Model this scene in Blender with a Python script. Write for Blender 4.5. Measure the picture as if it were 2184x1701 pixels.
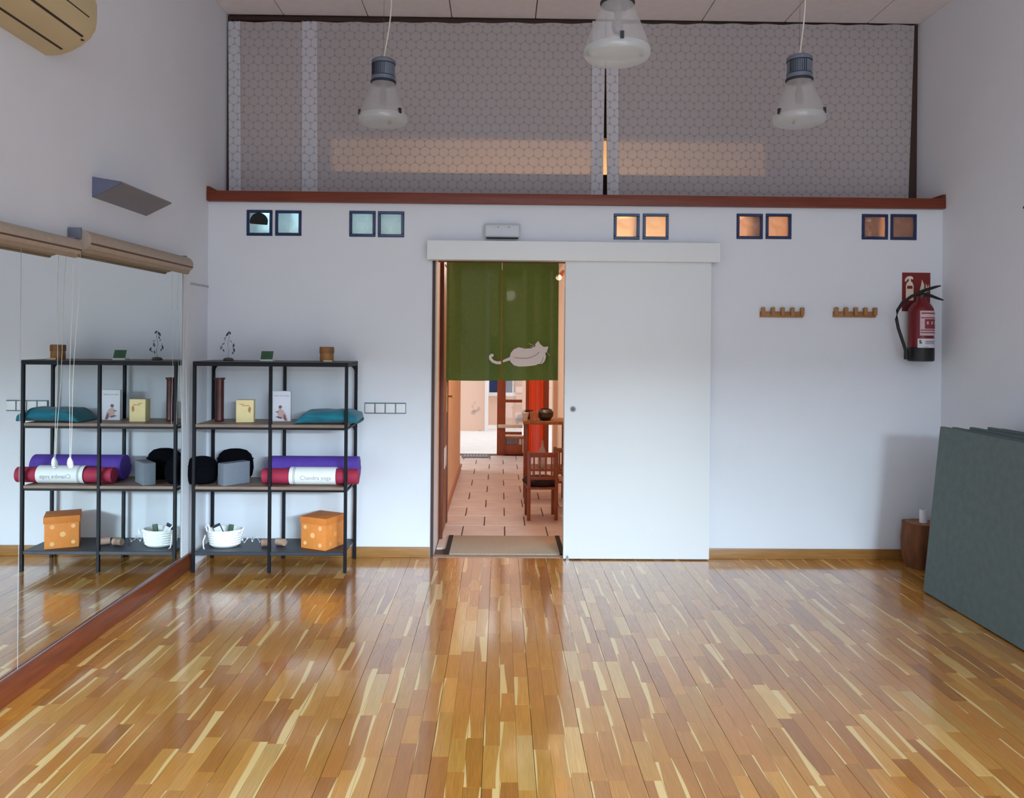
import bpy, bmesh, math, random
from mathutils import Vector, Matrix, noise as mnoise

random.seed(11)
for _o in list(bpy.data.objects):
    bpy.data.objects.remove(_o)
scene = bpy.context.scene
COL = scene.collection
PI = math.pi

# ------------------------------------------------------------------ camera
IW, IH = 2184, 1701
F = 1700.0                      # focal length in pixels
PX, PY = 1092.0, 725.0          # principal point (the photo is a levelled crop: horizon above the centre)
CAM_H = 1.513
YAW, ROLL = -0.0140, 0.0085
cam_d = bpy.data.cameras.new('camera')
cam = bpy.data.objects.new('camera', cam_d)
COL.objects.link(cam)
cam_d.sensor_fit = 'HORIZONTAL'
cam_d.sensor_width = 36.0
cam_d.lens = F * 36.0 / IW
cam_d.shift_x = 0.0
cam_d.shift_y = (PY - IH / 2) / IW
cam_d.clip_start = 0.05
CM = Matrix.Translation((0, 0, CAM_H)) @ Matrix.Rotation(YAW, 4, 'Z') @ Matrix.Rotation(PI / 2, 4, 'X') @ Matrix.Rotation(ROLL, 4, 'Z')
cam.matrix_world = CM
scene.camera = cam
CR = CM.to_3x3()
CO = Vector((0, 0, CAM_H))


def ray(px, py):
    return CR @ Vector(((px - PX) / F, -(py - PY) / F, -1.0))


def at(px, py, Y):              # pixel -> point on the plane y = Y
    d = ray(px, py)
    return CO + d * (Y / d.y)


def atx(px, py, X):             # pixel -> point on the plane x = X
    d = ray(px, py)
    return CO + d * (X / d.x)


def fl(px, py, z=0.0):          # pixel -> point on a horizontal plane
    d = ray(px, py)
    return CO + d * ((z - CAM_H) / d.z)


# ------------------------------------------------------------------ world, daylight, exposure
scene.view_settings.view_transform = 'Standard'
scene.view_settings.look = 'None'
scene.view_settings.gamma = 1.0
scene.view_settings.use_curve_mapping = False
scene.view_settings.exposure = -0.25
scene.cycles.max_bounces = 10
scene.cycles.diffuse_bounces = 6
scene.cycles.glossy_bounces = 5
scene.cycles.transparent_max_bounces = 12
scene.cycles.sample_clamp_indirect = 4.0

world = bpy.data.worlds.new('overcast_sky')
scene.world = world
world.use_nodes = True
wn = world.node_tree.nodes
wn['Background'].inputs['Color'].default_value = (0.86, 0.93, 1.0, 1)
wn['Background'].inputs['Strength'].default_value = 2.3


def area_light(name, loc, target, sx, sy, power, color):
    d = bpy.data.lights.new(name, 'AREA')
    d.shape = 'RECTANGLE'
    d.size, d.size_y = sx, sy
    d.energy = power
    d.color = color
    o = bpy.data.objects.new(name, d)
    COL.objects.link(o)
    o.location = loc
    o.rotation_euler = (Vector(target) - Vector(loc)).to_track_quat('-Z', 'Y').to_euler()
    return o


def point_light(name, loc, power, color, r=0.04):
    d = bpy.data.lights.new(name, 'POINT')
    d.energy = power
    d.color = color
    d.shadow_soft_size = r
    o = bpy.data.objects.new(name, d)
    COL.objects.link(o)
    o.location = loc
    return o


REAR = -0.6
WIN_X0, WIN_X1, WIN_Z0, WIN_Z1 = 0.0, 2.95, 0.0, 2.05
# sky seen above the roofs opposite, through the tall window behind the camera
area_light('daylight_sky', (4.7, -4.2, 2.95), (2.4, 5.5, 2.0), 5.6, 1.0, 3800, (0.68, 0.87, 1.0))
# added fill light for the upper room, outside the upper rear opening
area_light('added_upper_fill', (0.5, REAR - .24, 3.05), (0.5, 5.5, 2.6), 4.6, 1.2, 44, (0.58, 0.80, 1.0))

# ------------------------------------------------------------------ helpers: materials


def srgb(r, g, b):
    def c(v):
        v /= 255.0
        return v / 12.92 if v <= 0.04045 else ((v + 0.055) / 1.055) ** 2.4
    return (c(r), c(g), c(b), 1.0)


MATS = {}


def new_mat(name):
    m = bpy.data.materials.new(name)
    m.use_nodes = True
    nt = m.node_tree
    return m, nt, nt.nodes, nt.links, nt.nodes['Principled BSDF']


def mat(name, col, rough=0.5, metal=0.0, var=0.06, scale=20.0, bump=0.0, bscale=80.0, spec=0.5, coords='Object', stretch=None, sheen=0.0, trans=0.0):
    if name in MATS:
        return MATS[name]
    m, nt, N, L, b = new_mat(name)
    b.inputs['Roughness'].default_value = rough
    b.inputs['Metallic'].default_value = metal
    b.inputs['Specular IOR Level'].default_value = spec
    if sheen:
        b.inputs['Sheen Weight'].default_value = sheen
    tc = N.new('ShaderNodeTexCoord')
    mp = N.new('ShaderNodeMapping')
    L.new(tc.outputs[coords], mp.inputs['Vector'])
    if stretch:
        mp.inputs['Scale'].default_value = stretch
    nz = N.new('ShaderNodeTexNoise')
    nz.inputs['Scale'].default_value = scale
    nz.inputs['Detail'].default_value = 5
    L.new(mp.outputs[0], nz.inputs['Vector'])
    rp = N.new('ShaderNodeValToRGB')
    c = col
    rp.color_ramp.elements[0].position = 0.3
    rp.color_ramp.elements[1].position = 0.7
    rp.color_ramp.elements[0].color = (c[0] * (1 - var), c[1] * (1 - var), c[2] * (1 - var), 1)
    rp.color_ramp.elements[1].color = (min(1, c[0] * (1 + var)), min(1, c[1] * (1 + var)), min(1, c[2] * (1 + var)), 1)
    L.new(nz.outputs['Fac'], rp.inputs['Fac'])
    L.new(rp.outputs['Color'], b.inputs['Base Color'])
    if bump:
        n2 = N.new('ShaderNodeTexNoise')
        n2.inputs['Scale'].default_value = bscale
        n2.inputs['Detail'].default_value = 4
        L.new(mp.outputs[0], n2.inputs['Vector'])
        bp = N.new('ShaderNodeBump')
        bp.inputs['Strength'].default_value = bump
        bp.inputs['Distance'].default_value = 0.004
        L.new(n2.outputs['Fac'], bp.inputs['Height'])
        L.new(bp.outputs['Normal'], b.inputs['Normal'])
    MATS[name] = m
    return m


def emit_mat(name, col, strength):
    m, nt, N, L, b = new_mat(name)
    b.inputs['Base Color'].default_value = col
    b.inputs['Emission Color'].default_value = col
    b.inputs['Emission Strength'].default_value = strength
    MATS[name] = m
    return m


def see_mat(name, col, clear, rough=0.3, translucent=0.0, var=0.04, gloss=0.08):
    """partly clear sheet: transparent + diffuse/translucent + a little gloss"""
    m, nt, N, L, b = new_mat(name)
    N.remove(b)
    out = N['Material Output']
    nz = N.new('ShaderNodeTexNoise')
    nz.inputs['Scale'].default_value = 30
    rp = N.new('ShaderNodeValToRGB')
    rp.color_ramp.elements[0].color = tuple(v * (1 - var) for v in col[:3]) + (1,)
    rp.color_ramp.elements[1].color = tuple(min(1, v * (1 + var)) for v in col[:3]) + (1,)
    L.new(nz.outputs['Fac'], rp.inputs['Fac'])
    d = N.new('ShaderNodeBsdfDiffuse')
    t = N.new('ShaderNodeBsdfTranslucent')
    L.new(rp.outputs['Color'], d.inputs['Color'])
    L.new(rp.outputs['Color'], t.inputs['Color'])
    mx = N.new('ShaderNodeMixShader')
    mx.inputs[0].default_value = translucent
    L.new(d.outputs[0], mx.inputs[1])
    L.new(t.outputs[0], mx.inputs[2])
    g = N.new('ShaderNodeBsdfGlossy')
    g.inputs['Roughness'].default_value = rough
    m2 = N.new('ShaderNodeMixShader')
    m2.inputs[0].default_value = gloss
    L.new(mx.outputs[0], m2.inputs[1])
    L.new(g.outputs[0], m2.inputs[2])
    tr = N.new('ShaderNodeBsdfTransparent')
    m3 = N.new('ShaderNodeMixShader')
    m3.inputs[0].default_value = clear
    L.new(m2.outputs[0], m3.inputs[1])
    L.new(tr.outputs[0], m3.inputs[2])
    L.new(m3.outputs[0], out.inputs['Surface'])
    MATS[name] = m
    return m


WALL = mat('wall_paint', srgb(222, 225, 232), 0.75, var=0.015, scale=3, bump=0.05, bscale=160)
CEILP = mat('ceiling_tile_white', srgb(232, 226, 228), 0.85, var=0.03, scale=14, bump=0.06, bscale=220)
CEILB = mat('ceiling_grid_grey', srgb(120, 112, 112), 0.7)
DOORW = mat('door_white', srgb(228, 231, 233), 0.45, var=0.01, scale=2)
OAK = mat('baseboard_oak', srgb(150, 104, 52), 0.35, var=0.18, scale=9, stretch=(0.6, 6, 6))
REDW = mat('red_brown_wood', srgb(112, 52, 28), 0.32, var=0.25, scale=10, stretch=(6, 0.6, 6))
SILLW = mat('sill_wood', srgb(114, 46, 20), 0.4, var=0.22, scale=8, stretch=(0.5, 6, 9))
BROWNF = mat('dark_brown_frame', srgb(62, 38, 32), 0.5, var=0.1)
BLACKM = mat('black_metal', srgb(14, 16, 24), 0.5, var=0.1, spec=.25)
SHELFW = mat('shelf_wood', srgb(134, 112, 98), 0.5, var=0.16, scale=12, stretch=(0.7, 6, 6))
BLACKF = mat('black_fabric', srgb(7, 7, 14), .95, var=.2, spec=.1)
WHITEP = mat('white_plastic', srgb(228, 230, 232), 0.35, var=0.01)
GREYL = mat('line_grey', srgb(88, 104, 118), 0.6)
CHROME = mat('brushed_metal', srgb(120, 120, 125), 0.35, metal=0.8)
CORDW = mat('cord_white', srgb(232, 226, 214), 0.6)
PRINTG = mat('print_grey', srgb(120, 124, 128), 0.7)

# ------------------------------------------------------------------ helpers: meshes


class MB:
    def __init__(self):
        self.v, self.f = [], []

    def add(self, vs, fs, M=None):
        k = len(self.v)
        self.v += [tuple(M @ Vector(p)) if M else tuple(p) for p in vs]
        self.f += [tuple(i + k for i in f) for f in fs]
        return self

    def box(self, x0, x1, y0, y1, z0, z1, M=None):
        vs = [(x0, y0, z0), (x1, y0, z0), (x1, y1, z0), (x0, y1, z0), (x0, y0, z1), (x1, y0, z1), (x1, y1, z1), (x0, y1, z1)]
        fs = [(3, 2, 1, 0), (4, 5, 6, 7), (0, 1, 5, 4), (1, 2, 6, 5), (2, 3, 7, 6), (3, 0, 4, 7)]
        return self.add(vs, fs, M)

    def cyl(self, p0, p1, r0, r1=None, n=20, caps=True):
        r1 = r0 if r1 is None else r1
        p0, p1 = Vector(p0), Vector(p1)
        q = (p1 - p0).to_track_quat('Z', 'Y').to_matrix()
        vs = []
        for p, r in ((p0, r0), (p1, r1)):
            for i in range(n):
                a = 2 * PI * i / n
                vs.append(p + q @ Vector((r * math.cos(a), r * math.sin(a), 0)))
        fs = [(i, (i + 1) % n, n + (i + 1) % n, n + i) for i in range(n)]
        if caps:
            fs += [tuple(reversed(range(n))), tuple(range(n, 2 * n))]
        return self.add(vs, fs)

    def lathe(self, prof, n=32, c=(0, 0, 0), sx=1.0, sy=1.0, wob=None, M=None):
        vs, fs = [], []
        for (r, z) in prof:
            for i in range(n):
                a = 2 * PI * i / n
                rr = r * (wob(a, z) if wob else 1.0)
                vs.append((c[0] + rr * sx * math.cos(a), c[1] + rr * sy * math.sin(a), c[2] + z))
        for j in range(len(prof) - 1):
            for i in range(n):
                i2 = (i + 1) % n
                fs.append((j * n + i, j * n + i2, (j + 1) * n + i2, (j + 1) * n + i))
        if prof[0][0] > 1e-4:
            fs.append(tuple(reversed(range(n))))
        if prof[-1][0] > 1e-4:
            fs.append(tuple(range((len(prof) - 1) * n, len(prof) * n)))
        return self.add(vs, fs, M)

    def tube(self, pts, r, n=8, caps=True):
        pts = [Vector(p) for p in pts]
        vs, fs = [], []
        for k, p in enumerate(pts):
            a = pts[max(0, k - 1)]
            b = pts[min(len(pts) - 1, k + 1)]
            q = (b - a).to_track_quat('Z', 'Y').to_matrix()
            rr = r[k] if isinstance(r, (list, tuple)) else r
            for i in range(n):
                t = 2 * PI * i / n
                vs.append(p + q @ Vector((rr * math.cos(t), rr * math.sin(t), 0)))
        for k in range(len(pts) - 1):
            for i in range(n):
                i2 = (i + 1) % n
                fs.append((k * n + i, k * n + i2, (k + 1) * n + i2, (k + 1) * n + i))
        if caps:
            fs += [tuple(reversed(range(n))), tuple(range((len(pts) - 1) * n, len(pts) * n))]
        return self.add(vs, fs)

    def prism(self, pts, a, b, fn):
        """2d outline pts; fn(u, v, w) -> 3d; w runs from a to b"""
        n = len(pts)
        vs = [fn(u, v, a) for u, v in pts] + [fn(u, v, b) for u, v in pts]
        fs = [tuple(range(n)), tuple(reversed(range(n, 2 * n)))]
        fs += [(i, i + n, (i + 1) % n + n, (i + 1) % n) for i in range(n)]
        return self.add(vs, fs)

    def grid(self, nu, nv, fn):
        vs = [fn(i / (nu - 1), j / (nv - 1)) for j in range(nv) for i in range(nu)]
        fs = [(j * nu + i, j * nu + i + 1, (j + 1) * nu + i + 1, (j + 1) * nu + i) for j in range(nv - 1) for i in range(nu - 1)]
        return self.add(vs, fs)

    def mesh(self, name, m=None, smooth=False, bevel=0.0, seg=2, fix=True, ang=35):
        me = bpy.data.meshes.new(name)
        me.from_pydata([tuple(p) for p in self.v], [], self.f)
        bm = bmesh.new()
        bm.from_mesh(me)
        if fix:
            bmesh.ops.recalc_face_normals(bm, faces=bm.faces)
        if bevel:
            es = [e for e in bm.edges if len(e.link_faces) == 2 and e.calc_face_angle(0) > 0.6]
            bmesh.ops.bevel(bm, geom=es, offset=bevel, segments=seg, affect='EDGES', profile=0.6, clamp_overlap=True)
        bm.to_mesh(me)
        bm.free()
        if m:
            me.materials.append(m)
        if smooth or bevel:
            for p in me.polygons:
                p.use_smooth = True
            me.set_sharp_from_angle(angle=math.radians(ang))
        return me

    def build(self, name, m=None, parent=None, label=None, smooth=False, bevel=0.0, seg=2, fix=True, loc=None, ang=35):
        o = bpy.data.objects.new(name, self.mesh(name, m, smooth, bevel, seg, fix, ang))
        COL.objects.link(o)
        if parent:
            o.parent = parent
        if loc is not None:
            o.location = loc
        if label:
            o['label'] = label
        return o


def tag(o, label, cat, group=None, kind=None):
    o['label'] = label
    o['category'] = cat
    if group:
        o['group'] = group
    if kind:
        o['kind'] = kind
    return o


def thing(name, label, cat, loc=(0, 0, 0), rz=0.0, group=None, kind=None):
    o = bpy.data.objects.new(name, None)
    COL.objects.link(o)
    o.empty_display_size = 0.1
    o.location = loc
    o.rotation_euler = (0, 0, rz)
    return tag(o, label, cat, group, kind)


def copy_tree(o, parent=None):
    c = o.copy()
    COL.objects.link(c)
    c.parent = parent
    for ch in list(o.children):
        copy_tree(ch, c)
    return c


def text_mesh(s, size, align='CENTER'):
    cu = bpy.data.curves.new('txt', 'FONT')
    cu.body = s
    cu.size = size
    cu.align_x = align
    cu.align_y = 'CENTER'
    cu.resolution_u = 3
    ob = bpy.data.objects.new('txt', cu)
    COL.objects.link(ob)
    bpy.context.view_layer.update()
    me = bpy.data.meshes.new_from_object(ob.evaluated_get(bpy.context.evaluated_depsgraph_get()))
    vs = [tuple(v.co) for v in me.vertices]
    fs = [tuple(p.vertices) for p in me.polygons]
    bpy.data.objects.remove(ob)
    bpy.data.curves.remove(cu)
    bpy.data.meshes.remove(me)
    return vs, fs


# ------------------------------------------------------------------ dimensions of the room
D = 5.55                         # the wall with the door
DW = 5.93                        # back of that wall, plane of the upper window
XL = at(443, 640, D).x           # left wall
XR = at(2009, 640, D).x          # right wall
ZC = at(487, 36, DW).z           # ceiling
SILL0, SILL1 = at(1068, 434, D - .05).z, at(1068, 412, D - .05).z
MX = XL + 0.002                  # mirror face

# ------------------------------------------------------------------ floor: parquet strips


def parquet_mat():
    m, nt, N, L, b = new_mat('oak_parquet')
    a = N.new('ShaderNodeAttribute')
    a.attribute_name = 'tint'
    st = N.new('ShaderNodeAttribute')
    st.attribute_name = 'streak'
    uv = N.new('ShaderNodeUVMap')
    uv.uv_map = 'UVMap'
    sep = N.new('ShaderNodeSeparateXYZ')
    L.new(uv.outputs[0], sep.inputs[0])
    # grain
    mp = N.new('ShaderNodeMapping')
    mp.inputs['Scale'].default_value = (14, 3.5, 1)
    L.new(uv.outputs[0], mp.inputs['Vector'])
    gz = N.new('ShaderNodeTexNoise')
    gz.inputs['Scale'].default_value = 2.0
    gz.inputs['Detail'].default_value = 6
    gz.inputs['Distortion'].default_value = 0.8
    L.new(mp.outputs[0], gz.inputs['Vector'])
    gr = N.new('ShaderNodeMapRange')
    gr.inputs['From Min'].default_value = 0.3
    gr.inputs['From Max'].default_value = 0.7
    gr.inputs['To Min'].default_value = 0.74
    gr.inputs['To Max'].default_value = 1.18
    L.new(gz.outputs['Fac'], gr.inputs['Value'])
    mul = N.new('ShaderNodeMixRGB')
    mul.blend_type = 'MULTIPLY'
    mul.inputs[0].default_value = 1.0
    L.new(a.outputs['Color'], mul.inputs[1])
    L.new(gr.outputs[0], mul.inputs[2])
    # sapwood streak along one edge
    m2 = N.new('ShaderNodeMapping')
    m2.inputs['Scale'].default_value = (0.05, 1.5, 1)
    L.new(uv.outputs[0], m2.inputs['Vector'])
    sz = N.new('ShaderNodeTexNoise')
    sz.inputs['Scale'].default_value = 1.2
    sz.inputs['Detail'].default_value = 0
    L.new(m2.outputs[0], sz.inputs['Vector'])
    k = N.new('ShaderNodeMath')
    k.operation = 'MULTIPLY_ADD'
    L.new(sz.outputs['Fac'], k.inputs[0])
    k.inputs[1].default_value = 1.0
    L.new(sep.outputs['X'], k.inputs[2])          # u + .9 noise
    k2 = N.new('ShaderNodeMath')
    k2.operation = 'ADD'
    L.new(k.outputs[0], k2.inputs[0])
    L.new(st.outputs['Fac'], k2.inputs[1])
    k3 = N.new('ShaderNodeMapRange')
    k3.inputs['From Min'].default_value = 1.0
    k3.inputs['From Max'].default_value = 1.04
    L.new(k2.outputs[0], k3.inputs['Value'])
    mx = N.new('ShaderNodeMixRGB')
    mx.inputs[2].default_value = srgb(224, 186, 122)
    L.new(k3.outputs[0], mx.inputs[0])
    L.new(mul.outputs[0], mx.inputs[1])
    L.new(mx.outputs[0], b.inputs['Base Color'])
    b.inputs['Roughness'].default_value = 0.22
    rz = N.new('ShaderNodeMapRange')
    rz.inputs['To Min'].default_value = 0.20
    rz.inputs['To Max'].default_value = 0.30
    L.new(gz.outputs['Fac'], rz.inputs['Value'])
    L.new(rz.outputs[0], b.inputs['Roughness'])
    b.inputs['Specular IOR Level'].default_value = 0.5
    b.inputs['Coat Weight'].default_value = 1.0
    b.inputs['Coat Roughness'].default_value = 0.11
    b.inputs['Coat IOR'].default_value = 1.8
    tc = N.new('ShaderNodeTexCoord')
    bn = N.new('ShaderNodeTexNoise')
    bn.inputs['Scale'].default_value = 26
    bn.inputs['Detail'].default_value = 2
    L.new(tc.outputs['Object'], bn.inputs['Vector'])
    bp = N.new('ShaderNodeBump')
    bp.inputs['Strength'].default_value = 0.05
    bp.inputs['Distance'].default_value = 0.006
    L.new(bn.outputs['Fac'], bp.inputs['Height'])
    L.new(bp.outputs['Normal'], b.inputs['Normal'])
    return m


PARQ = parquet_mat()
TINTS = [(184, 120, 46), (192, 129, 52), (177, 112, 40), (187, 124, 44), (196, 137, 60), (166, 102, 38), (182, 118, 50), (192, 134, 58), (180, 117, 46), (188, 126, 50)]


def strip_data():
    """one entry for each parquet strip: x0, x1, y0, y1, tint, streak, flip"""
    out = []
    bw = 0.186
    seam = at(1048, 1190, D).x
    k0 = int((XL - seam) / bw) - 1
    x = seam + k0 * bw
    while x < XR:
        for s in range(3):
            xa = x + s * bw / 3 + (0.0007 if s == 0 else 0.0001)
            xb = x + (s + 1) * bw / 3 - (0.0007 if s == 2 else 0.0001)
            xa, xb = max(xa, XL + .002), min(xb, XR - .002)
            if xb - xa < 0.01:
                continue
            y = 0.9 + random.random() * 0.3
            while y < D - 0.002:
                ln = random.uniform(0.20, 0.44)
                y1 = min(y + ln, D - 0.002)
                if D - y1 < 0.05:
                    y1 = D - 0.002
                t = random.choice(TINTS)
                f = random.uniform(0.95, 1.05)
                r = random.random()
                stk = 0.0
                if r < 0.12:
                    stk = random.uniform(0.14, 0.46)
                elif r < 0.165:
                    t = (208, 160, 90)
                out.append((xa, xb, y + .0002, y1 - .0002, tuple(v * f for v in t), stk, random.choice((-1, 1))))
                y = y1
        x += bw
    return out


def strips_mesh(name, rows, origin=None):
    vs, fs, uvs, cols, sts = [], [], [], [], []
    for (xa, xb, ya, yb, t, stk, fp) in rows:
        ox, oy = origin if origin else (0.0, 0.0)
        k = len(vs)
        b = 0.0003
        zt = random.uniform(-0.0002, 0.0)
        c = srgb(*[min(255, v) for v in t])
        pts = [(xa, ya, -.012), (xb, ya, -.012), (xb, yb, -.012), (xa, yb, -.012), (xa + b, ya + b, zt), (xb - b, ya + b, zt), (xb - b, yb - b, zt), (xa + b, yb - b, zt)]
        vs += [(p[0] - ox, p[1] - oy, p[2]) for p in pts]
        off = random.uniform(0, 40)
        um = [(-.5 * fp, off), (.5 * fp, off), (.5 * fp, off + yb - ya), (-.5 * fp, off + yb - ya)] * 2
        for q in ((4, 5, 6, 7), (0, 1, 5, 4), (1, 2, 6, 5), (2, 3, 7, 6), (3, 0, 4, 7)):
            fs.append(tuple(k + i for i in q))
            uvs += [um[i] for i in q]
            cols.append(c)
            sts.append(stk)
    me = bpy.data.meshes.new(name)
    me.from_pydata(vs, [], fs)
    ul = me.uv_layers.new(name='UVMap')
    for i, u in enumerate(uvs):
        ul.data[i].uv = u
    ca = me.attributes.new('tint', 'FLOAT_COLOR', 'FACE')
    sa = me.attributes.new('streak', 'FLOAT', 'FACE')
    ca, sa = me.attributes['tint'], me.attributes['streak']
    for i in range(len(fs)):
        ca.data[i].color = cols[i]
        sa.data[i].value = sts[i]
    me.materials.append(PARQ)
    return me


floor = MB().box(XL - .3, XR + .3, REAR - .3, D + .05, -.25, -.0125).build('floor', mat('subfloor', srgb(96, 62, 34), 0.6))
tag(floor, 'varnished oak strip parquet floor of the studio', 'floor', kind='structure')
rows = strip_data()


def in_view(r):
    x, y = (r[0] + r[1]) / 2, (r[2] + r[3]) / 2
    if y < 2.55:
        return False
    v = CR.inverted() @ (Vector((x, y, 0)) - CO)
    u = PX + F * v.x / -v.z
    return -10 < u < IW + 10 and y > 2.6


seen = sorted([r for r in rows if in_view(r)], key=lambda r: r[2])
single = set(id(r) for r in seen[:300])
for r in seen[:300]:
    o_ = ((r[0] + r[1]) / 2, (r[2] + r[3]) / 2)
    so = bpy.data.objects.new('plank', strips_mesh('plank', [r], o_))
    COL.objects.link(so)
    so.location = (o_[0], o_[1], 0)
    so.parent = floor
rest = bpy.data.objects.new('plank_field', strips_mesh('plank_field', [r for r in rows if id(r) not in single]))
COL.objects.link(rest)
rest.parent = floor
rest['kind'] = 'stuff'
MB().box(XL, XR, REAR, 0.92, -.0124, -.0006).build('plank_floor_behind', mat('parquet_plain', srgb(166, 112, 60), 0.25, var=.2, scale=7, stretch=(8, 1, 1)), floor)

# ------------------------------------------------------------------ walls


def grid_wall(mb, us, vs_, holes, a, b, fn):
    """slab with rectangular holes; fn(u, v, w)"""
    us, vs_ = sorted(set(us)), sorted(set(vs_))

    def hole(i, j):
        if i < 0 or j < 0 or i >= len(us) - 1 or j >= len(vs_) - 1:
            return True
        cu, cv = (us[i] + us[i + 1]) / 2, (vs_[j] + vs_[j + 1]) / 2
        return any(h[0] < cu < h[1] and h[2] < cv < h[3] for h in holes)
    for i in range(len(us) - 1):
        for j in range(len(vs_) - 1):
            if hole(i, j):
                continue
            u0, u1, v0, v1 = us[i], us[i + 1], vs_[j], vs_[j + 1]
            mb.add([fn(u0, v0, a), fn(u1, v0, a), fn(u1, v1, a), fn(u0, v1, a)], [(0, 1, 2, 3)])
            mb.add([fn(u0, v0, b), fn(u1, v0, b), fn(u1, v1, b), fn(u0, v1, b)], [(3, 2, 1, 0)])
            for (di, dj, e) in ((-1, 0, ((u0, v0), (u0, v1))), (1, 0, ((u1, v0), (u1, v1))), (0, -1, ((u0, v0), (u1, v0))), (0, 1, ((u0, v1), (u1, v1)))):
                if hole(i + di, j + dj):
                    (p, q) = e
                    mb.add([fn(*p, a), fn(*q, a), fn(*q, b), fn(*p, b)], [(0, 1, 2, 3)])
    return mb


def weld(o):
    bm = bmesh.new()
    bm.from_mesh(o.data)
    bmesh.ops.remove_doubles(bm, verts=bm.verts, dist=1e-5)
    bmesh.ops.recalc_face_normals(bm, faces=bm.faces)
    bm.to_mesh(o.data)
    bm.free()
    return o


DX0, DX1 = at(924, 1000, D).x, 0.47       # doorway
DZ = at(1068, 540, D).z
blocks = []                                # glass blocks, pixel boxes
for (a, y0, y1) in (((526, 581), 447, 503), ((587, 643), 448, 503), ((745, 801), 449, 505), ((806, 862), 450, 506), ((1309, 1364), 455, 511), ((1371, 1426), 455, 511), ((1571, 1627), 455, 510), ((1633, 1688), 455, 510), ((1838, 1894), 456, 511), ((1899, 1955), 456, 512)):
    p, q = at(a[0], y0, D), at(a[1], y1, D)
    blocks.append((p.x, q.x, q.z, p.z))
holes = [(DX0, DX1, -1, DZ)] + blocks
us = [XL, XR, DX0, DX1] + [b[0] for b in blocks] + [b[1] for b in blocks]
vs_ = [-.02, SILL0, DZ] + [b[2] for b in blocks] + [b[3] for b in blocks]
wf = weld(grid_wall(MB(), us, vs_, holes, D, DW, lambda u, v, w: (u, w, v)).build('wall_front', WALL, fix=False))
tag(wf, 'white wall with the sliding door, glass blocks and wooden sill', 'wall', kind='structure')
YE = 10.45                                 # street side of the building
wl = weld(grid_wall(MB(), [REAR - .2, YE, 6.7, 7.7, 9.2, 10.2], [-.02, ZC + .2, 1.5, 2.35, .9, 2.0], [(6.7, 7.7, 1.5, 2.35), (9.2, 10.2, .9, 2.0)], XL, XL - .2, lambda u, v, w: (w, u, v)).build('wall_left', WALL, fix=False))  # openings added to let the side area lights in
tag(wl, 'white wall behind the mirror', 'wall', kind='structure')
wr = MB().box(XR, XR + .2, REAR - .2, YE, -.02, ZC + .2).build('wall_right', WALL)
tag(wr, 'white wall behind the leaning green mats', 'wall', kind='structure')
wb = weld(grid_wall(MB(), [XL, XR, WIN_X0, WIN_X1, -1.8, 2.8], [-.02, ZC + .1, WIN_Z0, WIN_Z1, 2.45, 3.65], [(WIN_X0, WIN_X1, WIN_Z0, WIN_Z1), (-1.8, 2.8, 2.45, 3.65)], REAR, REAR - .2, lambda u, v, w: (u, w, v)).build('wall_rear', WALL, fix=False))  # upper opening added for the fill light outside it
tag(wb, 'white wall with a tall window behind the viewer', 'wall', kind='structure')

bf = MB().box(XL - 4, XR + 5, -1.75, -1.6, 2.42, 6.0).build('wall_sky_blocker', mat('blocker_paint', srgb(206, 206, 204), .8, var=.02))  # added unseen screen, keeps the bright sky panel out of the upper opening
tag(bf, 'added pale screen outside, unseen, blocking sky light from the upper rear opening', 'wall', kind='structure')
ceil = MB().box(XL, XR, REAR, DW + .1, ZC + .02, ZC + .12).build('ceiling', CEILB)
tag(ceil, 'white tiled suspended ceiling', 'ceiling', kind='structure')
tw = 0.617
tx0 = at(787, 38, DW).x
tile_me = None
for j in range(3):
    for i in range(-3, 8):
        xa, xb = max(XL + .001, tx0 + i * tw + .004), min(XR - .001, tx0 + (i + 1) * tw - .004)
        if xb - xa < .03:
            continue
        y1 = DW - .045 - j * tw - .004
        MB().box(-(xb - xa) / 2, (xb - xa) / 2, -(tw - .008) / 2, (tw - .008) / 2, 0, .022).build('ceiling_tile', CEILP, ceil, bevel=.002, seg=1, loc=((xa + xb) / 2, y1 - (tw - .008) / 2, ZC))
MB().box(XL, XR, REAR, DW - .05 - 3 * tw, ZC, ZC + .02).build('ceiling_board', CEILP, ceil)

# sill board on top of the thick wall
sill = MB().box(XL + .001, XR - .001, D - .045, DW - .04, SILL0, SILL1).build('trim_1', SILLW, bevel=.006)
tag(sill, 'red brown wooden sill running the width of the wall', 'sill', kind='structure')
for sx, x in ((1, XL + .001), (-1, XR - .001)):
    MB().prism([(D - .04, SILL1), (DW - .05, SILL1), (DW - .05, SILL1 + .028), (D - .04, SILL1 + .028)], x, x + sx * .02, lambda u, v, w: (w, u, v)).build('end_strip', SILLW, sill)

# baseboards
bl = MB().box(XL + .012, DX0 - .02, D - .016, D, 0, .072).build('baseboard_front_left', OAK, bevel=.004)
tag(bl, 'oak baseboard behind the shelving unit', 'baseboard', kind='structure')
br = MB().box(DX1 + .05, XR - .003, D - .016, D, 0, .072).build('baseboard_front_right', OAK, bevel=.004)
tag(br, 'oak baseboard between the sliding door and the log', 'baseboard', kind='structure')
MEND = atx(387, 900, MX).y
bm_ = MB().box(XL + .0005, XL + .022, 0.5, MEND + .14, 0, .105).build('baseboard_left', REDW, bevel=.004)
tag(bm_, 'red brown wooden rail along the foot of the mirror', 'baseboard', kind='structure')

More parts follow.
